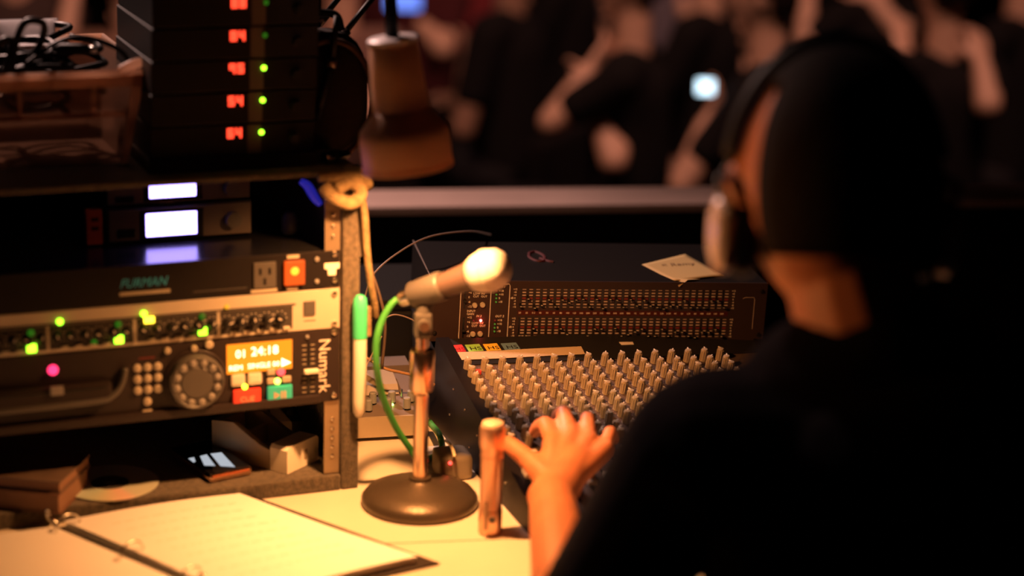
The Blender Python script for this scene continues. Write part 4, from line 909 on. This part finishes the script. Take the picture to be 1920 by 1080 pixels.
def head_mesh(bm, M, s=1.0):
    allv = list(bmesh.ops.create_uvsphere(bm, u_segments=28, v_segments=20, radius=1)['verts'])
    for v in allv:
        x, y, z = v.co
        wx = 0.076*(1-0.22*max(0, -z)**1.5); dy = 0.096
        Y = y*dy*(1-0.15*max(0, -z)) + (0.012*max(0, -z) if y > 0 else 0.0)
        Z = z*0.118
        if y < 0 and z < -0.3: Y *= 1-0.35*(-z-0.3)
        v.co = Vector((x*wx, Y, Z))
    def ell(c, r):
        nv = list(bmesh.ops.create_uvsphere(bm, u_segments=12, v_segments=8, radius=1)['verts']); allv.extend(nv)
        for v in nv: v.co = Vector((c[0]+v.co.x*r[0], c[1]+v.co.y*r[1], c[2]+v.co.z*r[2]))
    ell((0, 0.098, -0.018), (0.013, 0.020, 0.022)); ell((0, 0.090, 0.004), (0.009, 0.014, 0.026))
    ell((0, 0.083, -0.058), (0.026, 0.014, 0.006)); ell((0, 0.083, -0.070), (0.022, 0.013, 0.007)); ell((0, 0.070, -0.095), (0.028, 0.022, 0.018))
    ell((0, 0.080, 0.030), (0.052, 0.014, 0.009))
    for sx in (-1, 1): ell((sx*0.077, -0.004, -0.008), (0.010, 0.018, 0.030))
    for v in allv: v.co = M @ (v.co*s)
def remesh(bm, vox, name, m_, parent, sm=6, **kw):
    me = bpy.data.meshes.new(name); bmesh.ops.recalc_face_normals(bm, faces=bm.faces); bm.to_mesh(me); bm.free()
    o = bpy.data.objects.new(name, me); COL.objects.link(o)
    r_ = o.modifiers.new('r', 'REMESH'); r_.mode = 'VOXEL'; r_.voxel_size = vox; r_.use_smooth_shade = True
    s_ = o.modifiers.new('s', 'SMOOTH'); s_.factor = 0.5; s_.iterations = sm
    dg = bpy.context.evaluated_depsgraph_get(); dg.update()
    nm = bpy.data.meshes.new_from_object(o.evaluated_get(dg), depsgraph=dg); nm.name = name
    o.modifiers.clear(); o.data = nm; nm.materials.clear(); nm.materials.append(m_)
    for p in nm.polygons: p.use_smooth = True
    o.parent = parent
    for k, v in kw.items(): o[k] = v
    return o
def hair_mesh(M, s, m_, parent, front=0.30, side=0.0, back=-0.2, puff=1.07):
    bm = bmesh.new(); bmesh.ops.create_uvsphere(bm, u_segments=32, v_segments=24, radius=1)
    kill = []
    for v in bm.verts:
        x, y, z = v.co
        lim = front if y > 0.35 else (side if y > back else -0.55)
        if z < lim: kill.append(v); continue
        v.co = Vector((x*0.078*puff, y*0.098*puff-0.002, z*0.119*puff))
    bmesh.ops.delete(bm, geom=kill, context='VERTS')
    for v in bm.verts: v.co = M @ (v.co*s)
    o = obj('hair', bm, m_, parent, smooth=True); sd_ = o.modifiers.new('s', 'SOLIDIFY'); sd_.thickness = 0.012*s; sd_.offset = -1
    return o
def hand(bm, wrist, dirv, palm_n, s=1.0, curl=0.6, thumb_side=1, fine=True):
    """palm and five fingers; dirv along the fingers, palm_n out of the palm"""
    d_ = Vector(dirv).normalized(); n_ = Vector(palm_n); n_ = (n_-d_*n_.dot(d_)).normalized(); l_ = d_.cross(n_)*thumb_side
    P = lambda a, b, c: Vector(wrist)+(d_*a+l_*b+n_*c)*s
    for k, y in enumerate((0.030, 0.010, -0.010, -0.028)):
        capsule(bm, P(0.010, y*0.6, 0), P(0.088-0.004*abs(k-1), y, -0.002), 0.014*s, 0.0115*s, 10)
    for y, ln in ((0.032, 0.068), (0.011, 0.076), (-0.010, 0.071), (-0.030, 0.056)):
        b0 = P(0.088, y, 0); a_ = curl*0.5; p1 = b0+(d_*math.cos(a_)+n_*math.sin(a_))*ln*0.45*s; a2 = a_+curl*0.8
        p2 = p1+(d_*math.cos(a2)+n_*math.sin(a2))*ln*0.3*s; a3 = a2+curl*0.6; p3 = p2+(d_*math.cos(a3)+n_*math.sin(a3))*ln*0.25*s
        capsule(bm, b0, p1, 0.0095*s, 0.0088*s, 8); capsule(bm, p1, p2, 0.0088*s, 0.0080*s, 8); capsule(bm, p2, p3, 0.0080*s, 0.0070*s, 8)
    t0, t1, t2, t3 = P(0.018, 0.020, 0.004), P(0.050, 0.048, 0.012), P(0.078, 0.060, 0.020), P(0.100, 0.064, 0.028)
    capsule(bm, t0, t1, 0.015*s, 0.012*s, 8); capsule(bm, t1, t2, 0.011*s, 0.010*s, 8); capsule(bm, t2, t3, 0.010*s, 0.008*s, 8)

# ---- the operator
hc = Vector((0.5985, 1.730, 1.287))
HM = Matrix.Translation(hc) @ Matrix.Rotation(R(-8), 4, 'Z') @ Matrix.Rotation(R(-14), 4, 'X')
t = thing('person', 'operator seen from behind in a dark jacket with headphones, left hand on the mixing console', 'person', (0.66, 1.60, 0.0))
tl = -Vector(t.location)
HS = HM @ Matrix.Diagonal((1.17, 1.06, 1.0, 1))
bm = bmesh.new(); head_mesh(bm, HS, 1.0)
ns = 1.0
neck0, neck1 = Vector((0.632, 1.665, 1.115)), hc+Vector((0.006, -0.018, -0.055))
capsule(bm, neck0, neck1, 0.064, 0.058)
shL, shR = Vector((0.480, 1.705, 1.045)), Vector((0.850, 1.560, 1.070)); chest = Vector((0.668, 1.610, 0.96)); pel = Vector((0.70, 1.47, 0.56))
lat = (shR-shL).normalized()
elL = at(1075, 1210, 2.03); wrL = Vector((0.4335, 2.155, 0.8215))
elR = Vector((0.86, 1.70, 0.82)); wrR = Vector((0.605, 1.80, 0.805))
def torso(bm, g=0.0):
    capsule(bm, pel, chest, 0.115+g, 0.115+g, 20, lat, 1.35); capsule(bm, chest+Vector((0, 0, -0.03)), chest+Vector((0, 0.0, 0.09)), 0.105+g, 0.085+g, 20, lat, 1.6)
    capsule(bm, shL.lerp(shR, .05), shR.lerp(shL, .05), 0.062+g, 0.062+g); capsule(bm, chest.lerp(neck0, .6), neck0, 0.075+g, 0.058+g, 16, lat, 1.5)
torso(bm)
hipL, hipR = pel-lat*0.09, pel+lat*0.09; knL, knR = Vector((0.50, 1.90, 0.57)), Vector((0.88, 1.90, 0.57)); anL, anR = Vector((0.50, 1.86, 0.09)), Vector((0.88, 1.86, 0.09))
for a, b_, ra, rb in ((hipL, knL, 0.085, 0.06), (knL, anL, 0.056, 0.040), (hipR, knR, 0.085, 0.06), (knR, anR, 0.056, 0.040), (anL, anL+Vector((0, 0.15, -0.045)), 0.042, 0.036), (anR, anR+Vector((0, 0.15, -0.045)), 0.042, 0.036)): capsule(bm, a, b_, ra, rb)
for a, b_, ra, rb in ((shL, elL, 0.052, 0.042), (elL, wrL, 0.042, 0.0265), (shR, elR, 0.052, 0.042), (elR, wrR, 0.041, 0.029)): capsule(bm, a, b_, ra, rb)
# left hand placed joint by joint, its tips on the console knobs
fing = {  # knuckle, middle joint, last joint, tip
    'index': [(0.4500, 2.2440, 0.8560), (0.4480, 2.2820, 0.8650), (0.4455, 2.3080, 0.8520), (0.4440, 2.3240, 0.8390)],
    'middle': [(0.4720, 2.2500, 0.8600), (0.4730, 2.2960, 0.8730), (0.4735, 2.3250, 0.8600), (0.4735, 2.3400, 0.8440)],
    'ring': [(0.4930, 2.2450, 0.8560), (0.5010, 2.2880, 0.8680), (0.5060, 2.3150, 0.8560), (0.5085, 2.3290, 0.8410)],
    'little': [(0.5110, 2.2330, 0.8480), (0.5240, 2.2640, 0.8580), (0.5320, 2.2840, 0.8480), (0.5360, 2.2960, 0.8360)]}
for k, (nm_, js) in enumerate(fing.items()):
    js = [Vector(j) for j in js]; r_ = {'index': 0.0098, 'middle': 0.0102, 'ring': 0.0096, 'little': 0.0084}[nm_]
    capsule(bm, wrL.lerp(js[0], 0.22), js[0], 0.0175, 0.0125, 12)
    for a, b_, q1, q2 in ((js[0], js[1], r_*1.12, r_), (js[1], js[2], r_, r_*.93), (js[2], js[3], r_*.95, r_*.85)): capsule(bm, a, b_, q1, q2, 12)
capsule(bm, wrL, Vector((0.466, 2.215, 0.842)), 0.0245, 0.020, 14, Vector((1, 0, 0)), 1.2)
th = [Vector((0.4360, 2.180, 0.832)), Vector((0.4180, 2.222, 0.842)), Vector((0.4020, 2.256, 0.848)), Vector((0.3890, 2.276, 0.846))]
for a, b_, q1, q2 in ((th[0], th[1], 0.0175, 0.0130), (th[1], th[2], 0.0122, 0.0108), (th[2], th[3], 0.0108, 0.0088)): capsule(bm, a, b_, q1, q2, 12)
hand(bm, wrR, Vector((-0.60, 0.75, -0.10)), Vector((0, 0, -1)), 0.95, 0.35, -1)
for v in bm.verts: v.co += tl
body = remesh(bm, 0.0036, 'body', M_skin, t, sm=3)
# jacket
bm = bmesh.new(); torso(bm, 0.020)
capsule(bm, shL, elL, 0.072, 0.058); capsule(bm, shR, elR, 0.072, 0.062); capsule(bm, elR, elR.lerp(wrR, 0.55), 0.060, 0.048)
capsule(bm, neck0-Vector((0, 0, 0.03)), neck0+Vector((0.004, 0, 0.020)), 0.085, 0.072)
for v in bm.verts: v.co += tl
remesh(bm, 0.006, 'jacket', M_jacket, t, sm=6, label='dark navy jacket')
bm = bmesh.new()
for a, b_, ra, rb in ((hipL, knL, 0.112, 0.088), (knL, anL.lerp(knL, .08), 0.082, 0.062), (hipR, knR, 0.112, 0.088), (knR, anR.lerp(knR, .08), 0.082, 0.062), (hipL, hipR, 0.125, 0.125)): capsule(bm, a, b_, ra, rb)
for v in bm.verts: v.co += tl
remesh(bm, 0.008, 'trousers', mat('dark_trousers', (0.012, 0.012, 0.015), 0.9), t)
for an in (anL, anR):
    bm = bmesh.new(); capsule(bm, an+Vector((0, -0.02, -0.04)), an+Vector((0, 0.17, -0.045)), 0.046, 0.040, 16, Vector((1, 0, 0)), 1.1)
    for v in bm.verts: v.co += tl; v.co.z = max(v.co.z, 0.004)
    obj('shoe', bm, M_blackp, t, smooth=True)
hm2 = hair_mesh(Matrix.Translation(tl) @ HS, 1.0, M_hair, t, front=0.80, side=0.70, back=-0.42, puff=1.07)
for sx in (-1, 1):
    e = LT([(0.0115, 0), (0.008, 0.004), (0, 0.006)], 12, axis='Y', mtx=None); 
    o = obj('eye', e, mat('eye_white', (0.7, 0.66, 0.6), 0.3), t, smooth=True); o.matrix_local = Matrix.Translation(tl) @ HS @ Matrix.Translation((sx*0.032, 0.083, 0.006))
# headphones
t = thing('headphones', 'closed headphones with a pale outer cup worn by the operator', 'headphones', mtx=HM)
hw = 0.079
for sx, off in ((-1, 0), (1, 0)):
    Mx = Matrix.Translation((sx*hw, 0.0, -0.045)) @ Matrix.Rotation(R(90*sx), 4, 'Y') @ Matrix.Rotation(R(0), 4, 'X')
    def el(prof, name, m_, par):
        bm = LT(prof, 32)
        for v in bm.verts: v.co.x *= 1.28
        for v in bm.verts: v.co = Mx @ v.co
        bmesh.ops.recalc_face_normals(bm, faces=bm.faces)
        return smooth_by_angle(obj(name, bm, m_, par), 35)
    cup = el([(0.022, 0.0125), (0.0275, 0.017), (0.0280, 0.024), (0.0245, 0.030), (0.0150, 0.034), (0, 0.0355)], 'ear_cup', mat('cup_pearl', (0.85, 0.68, 0.66), 0.3, 0.1), t)
    el([(0.020, -0.010), (0.028, -0.006), (0.0305, 0.003), (0.0285, 0.0118), (0.020, 0.0122)], 'ear_pad', M_blackp, t)
    obj('yoke', TB([(sx*(hw+0.018), -0.030, -0.030), (sx*(hw+0.028), -0.020, 0.000), (sx*(hw+0.020), 0.0, 0.010), (sx*(hw+0.010), 0.0, 0.032)], 0.004, 8), M_dgrey, t, smooth=True)
band = [(0.0995*math.cos(a), 0.0, 0.133*math.sin(a)) for a in [0.2+i*(PI-0.4)/20 for i in range(21)]]
bm = TB(band, 0.006, 10, smooth_n=2)
for v in bm.verts: v.co.y *= 2.2
obj('headband', bm, M_blackp, t, smooth=True)
# operator's chair
t = thing('office_chair', 'dark office chair under the operator', 'chair', (0.72, 1.48, 0.0), R(-8))
obj('seat', BX(-0.23, 0.23, -0.20, 0.24, 0.385, 0.435, bev=0.02), M_blackp, t)
obj('backrest', BX(-0.20, 0.20, -0.285, -0.245, 0.55, 0.90, bev=0.015), M_blackp, t)
obj('back_support', TB([(0, -0.15, 0.378), (0, -0.31, 0.40), (0, -0.305, 0.60)], 0.015, 8), M_black, t)
obj('column', LT([(0.025, 0.07), (0.025, 0.384)], 14), M_steel, t)
for k in range(5):
    a = 2*PI*k/5+0.3; sp_ = obj('leg', TB([(0, 0, 0.085), (0.28*math.cos(a), 0.28*math.sin(a), 0.062)], 0.016, 8, smooth_n=0), M_black, t)
    obj('caster', LT([(0.024, -0.012), (0.026, 0), (0.024, 0.012)], 14, axis='X', c=(0.28*math.cos(a), 0.28*math.sin(a), 0.027)), M_blackp, sp_)

# ---- audience
FZ = -0.35
def audience(cx, D, label, arms=(), shz=0.66, shirt=(0.005, 0.003, 0.003), skin=M_skin2, face=0.0, hair=M_hair):
    """cx: where across the picture the shoulders stand; arms: (side, elbow, hand) as photograph positions"""
    lo, hi = -900., 1400.
    p = None
    y = 0.0
    # height of the shoulders fixed by the seat
    for _ in range(40):
        mid = (lo+hi)/2; p = at(cx, mid, D)
        if p.z > shz: lo = mid
        else: hi = mid
    base = Vector((p.x, p.y, FZ)); t = thing('person', label, 'person', base, group='seated audience')
    tl = -base; f = Matrix.Rotation(R(face), 3, 'Z'); X = f @ Vector((1, 0, 0)); Y = f @ Vector((0, 1, 0)); Z = Vector((0, 0, 1))
    S = p; pel_ = Vector((p.x, p.y, FZ+0.52))-Y*0.02
    bm = bmesh.new()
    hM = Matrix.Translation(S+Z*0.245+Y*0.02) @ f.to_4x4() @ Matrix.Rotation(R(-8), 4, 'X')
    head_mesh(bm, hM, 1.0); capsule(bm, S+Z*0.02, S+Z*0.17, 0.056, 0.052)
    capsule(bm, pel_, S-Z*0.10, 0.11, 0.11, 14, X, 1.3); capsule(bm, S-X*0.15-Z*0.02, S+X*0.15-Z*0.02, 0.055, 0.055)
    legs = []
    for s_ in (-1, 1):
        h_ = pel_+X*0.09*s_-Z*0.02; k_ = h_+Y*0.42+X*0.04*s_; a_ = k_-Z*0.42+Y*0.02
        legs.append((h_, k_, a_)); capsule(bm, h_, k_, 0.075, 0.055, 10); capsule(bm, k_, a_, 0.05, 0.036, 10); capsule(bm, a_, a_+Y*0.14-Z*0.03, 0.038, 0.03, 10)
    sl = []
    used = [a[0] for a in arms]
    for s_ in (-1, 1):
        sh = S+X*0.17*s_-Z*0.03
        if s_ in used:
            e_, h_ = [a[1:] for a in arms if a[0] == s_][0]
            el = at(e_[0], e_[1], D-0.10); hd = at(h_[0], h_[1], D-0.04)
        else:
            el = sh+X*0.06*s_-Z*0.26+Y*0.06; hd = el-X*0.10*s_+Y*0.24-Z*0.02
        wr = el.lerp(hd, 0.80)
        capsule(bm, sh, el, 0.048, 0.043, 10); capsule(bm, el, wr, 0.043, 0.030, 10)
        hand(bm, wr, hd-el, Y if abs((hd-el).normalized().dot(Y)) < 0.8 else -Z, 1.0, 0.5, s_)
        sl.append((sh, el, wr))
    for v in bm.verts: v.co += tl
    remesh(bm, 0.0085, 'body', skin, t, sm=2)
    m_ = mat('shirt_%02d_%02d_%02d' % tuple(int(c*100) for c in shirt), shirt, 0.9)
    bm = bmesh.new(); capsule(bm, pel_, S-Z*0.10, 0.125, 0.128, 14, X, 1.3); capsule(bm, S-X*0.15-Z*0.02, S+X*0.15-Z*0.02, 0.070, 0.070)
    for sh, el, wr in sl: capsule(bm, sh, sh.lerp(el, 0.62), 0.066, 0.060, 10)
    for v in bm.verts: v.co += tl
    remesh(bm, 0.012, 'shirt', m_, t, sm=3)
    bm = bmesh.new()
    for h_, k_, a_ in legs: capsule(bm, h_, k_, 0.088, 0.068, 10); capsule(bm, k_, a_+Z*0.05, 0.064, 0.052, 10)
    for v in bm.verts: v.co += tl
    remesh(bm, 0.014, 'trousers', mat('audience_trousers', (0.015, 0.013, 0.015), 0.9), t, sm=3)
    hair_mesh(Matrix.Translation(tl) @ hM, 1.0, hair, t)
    # seat
    c = thing('theatre_seat', 'dark seat under the ' + label.split(' in the audience')[0], 'seat', base-Y*0.0, R(face), 'audience seats')
    obj('cushion', BX(-0.22, 0.22, -0.16, 0.28, 0.30, 0.395, bev=0.02), MATS.get('seat_fabric') or mat('seat_fabric', (0.006, 0.003, 0.003), 0.95), c)
    obj('backrest', BX(-0.22, 0.22, -0.24, -0.17, 0.34, 0.66, bev=0.03), MATS['seat_fabric'], c)
    for lx in (-0.21, 0.18):
        for ly in (-0.2, 0.22): obj('leg', BX(lx, lx+0.03, ly, ly+0.03, 0, 0.299), M_black, c)
    return t, sl
AU = [
 (1185, 6.2, 'bare armed spectator turned aside, chin resting on raised hand in the audience', [(-1, (1035, 228), (1118, 112)), (1, (1150, 300), (1105, 165))], {'face': 65}),
 (1435, 6.0, 'spectator holding up the bright white phone in the audience', [(-1, (1280, 345), (1335, 205))], {'face': 60}),
 (955, 6.9, 'spectator with one upright forearm behind the desk lamp in the audience', [(-1, (868, 240), (874, 100))], {'skin': M_skin3, 'face': 55}),
 (1065, 7.8, 'spectator farther back with a hand raised to the head in the audience', [(-1, (985, 140), (985, 10))], {'face': 60}),
 (1325, 7.0, 'spectator with forearm raised above the bright phone in the audience', [(-1, (1222, 205), (1290, 75))], {'face': 55}),
 (1765, 6.3, 'spectator beyond the operator with both forearms raised in the audience', [(-1, (1690, 185), (1690, 95)), (1, (1852, 195), (1838, 105))], {'face': 15}),
 (1910, 7.1, 'spectator at the far side with one arm up in the audience', [(-1, (1785, 185), (1775, 55))], {'face': 40}),
 (1640, 7.4, 'spectator behind the operator holding the small blue phone in the audience', [(-1, (1510, 75), (1515, -20)), (1, (1690, 60), (1622, -15))], {'face': 20}),
 (1490, 8.3, 'spectator with a blue phone behind the bright white one in the audience', [(-1, (1430, 170), (1385, 110))], {'face': 40}),
 (770, 7.6, 'spectator holding the blue phone over the lamp in the audience', [(1, (830, 90), (765, 20))], {'shirt': (0.06, 0.01, 0.012)}),
 (640, 6.4, 'spectator in a pale top behind the antennas in the audience', [(1, (700, 240), (650, 120))], {'shirt': (0.16, 0.08, 0.06)}),
 (250, 6.2, 'spectator in a tan top behind the bin in the audience', [(1, (300, 120), (250, 30))], {'shirt': (0.16, 0.08, 0.05)}),
 (30, 6.9, 'spectator with bare arm at the outermost seat behind the bin in the audience', [(1, (118, 90), (140, -30))], {'shirt': (0.05, 0.03, 0.025)}),
 (1240, 8.5, 'spectator in the last visible row wearing pale grey in the audience', [(1, (1300, 60), (1270, -20))], {'shirt': (0.16, 0.13, 0.16)}),
 (880, 8.6, 'spectator in a red top in the farther rows in the audience', [], {'shirt': (0.22, 0.02, 0.025)}),
]
grp = {}
for a in AU: grp[a[0]] = audience(a[0], a[1], a[2], a[3], **a[4])
def phone(lab, x, y, D, w, h, m_, rz=0):
    t = thing('phone', lab, 'phone', at(x, y, D), R(-10)); t.rotation_euler = (R(-12), R(rz), R(-10))
    obj('case', BX(-w/2-0.004, w/2+0.004, 0.0012, 0.009, -h/2-0.006, h/2+0.006, bev=0.002), M_blackp, t)
    obj('screen', BX(-w/2, w/2, 0, 0.001, -h/2, h/2), m_, t)
phone('bright white phone screen held up beside the operator head', 1323, 163, 5.90, 0.048, 0.040, E_phone)
phone('blue phone screen just behind the bright white one', 1364, 147, 8.15, 0.062, 0.068, E_phoneb)
phone('blue phone screen at the top edge above the lamp', 757, 2, 7.0, 0.115, 0.06, em('phone_screen_sky', (0.16, 0.28, 1.0), 1.3))
phone('small dim blue phone screen at the top edge above the operator', 1614, 0, 7.5, 0.07, 0.035, em('phone_screen_dim', (0.07, 0.10, 0.7), 0.7))
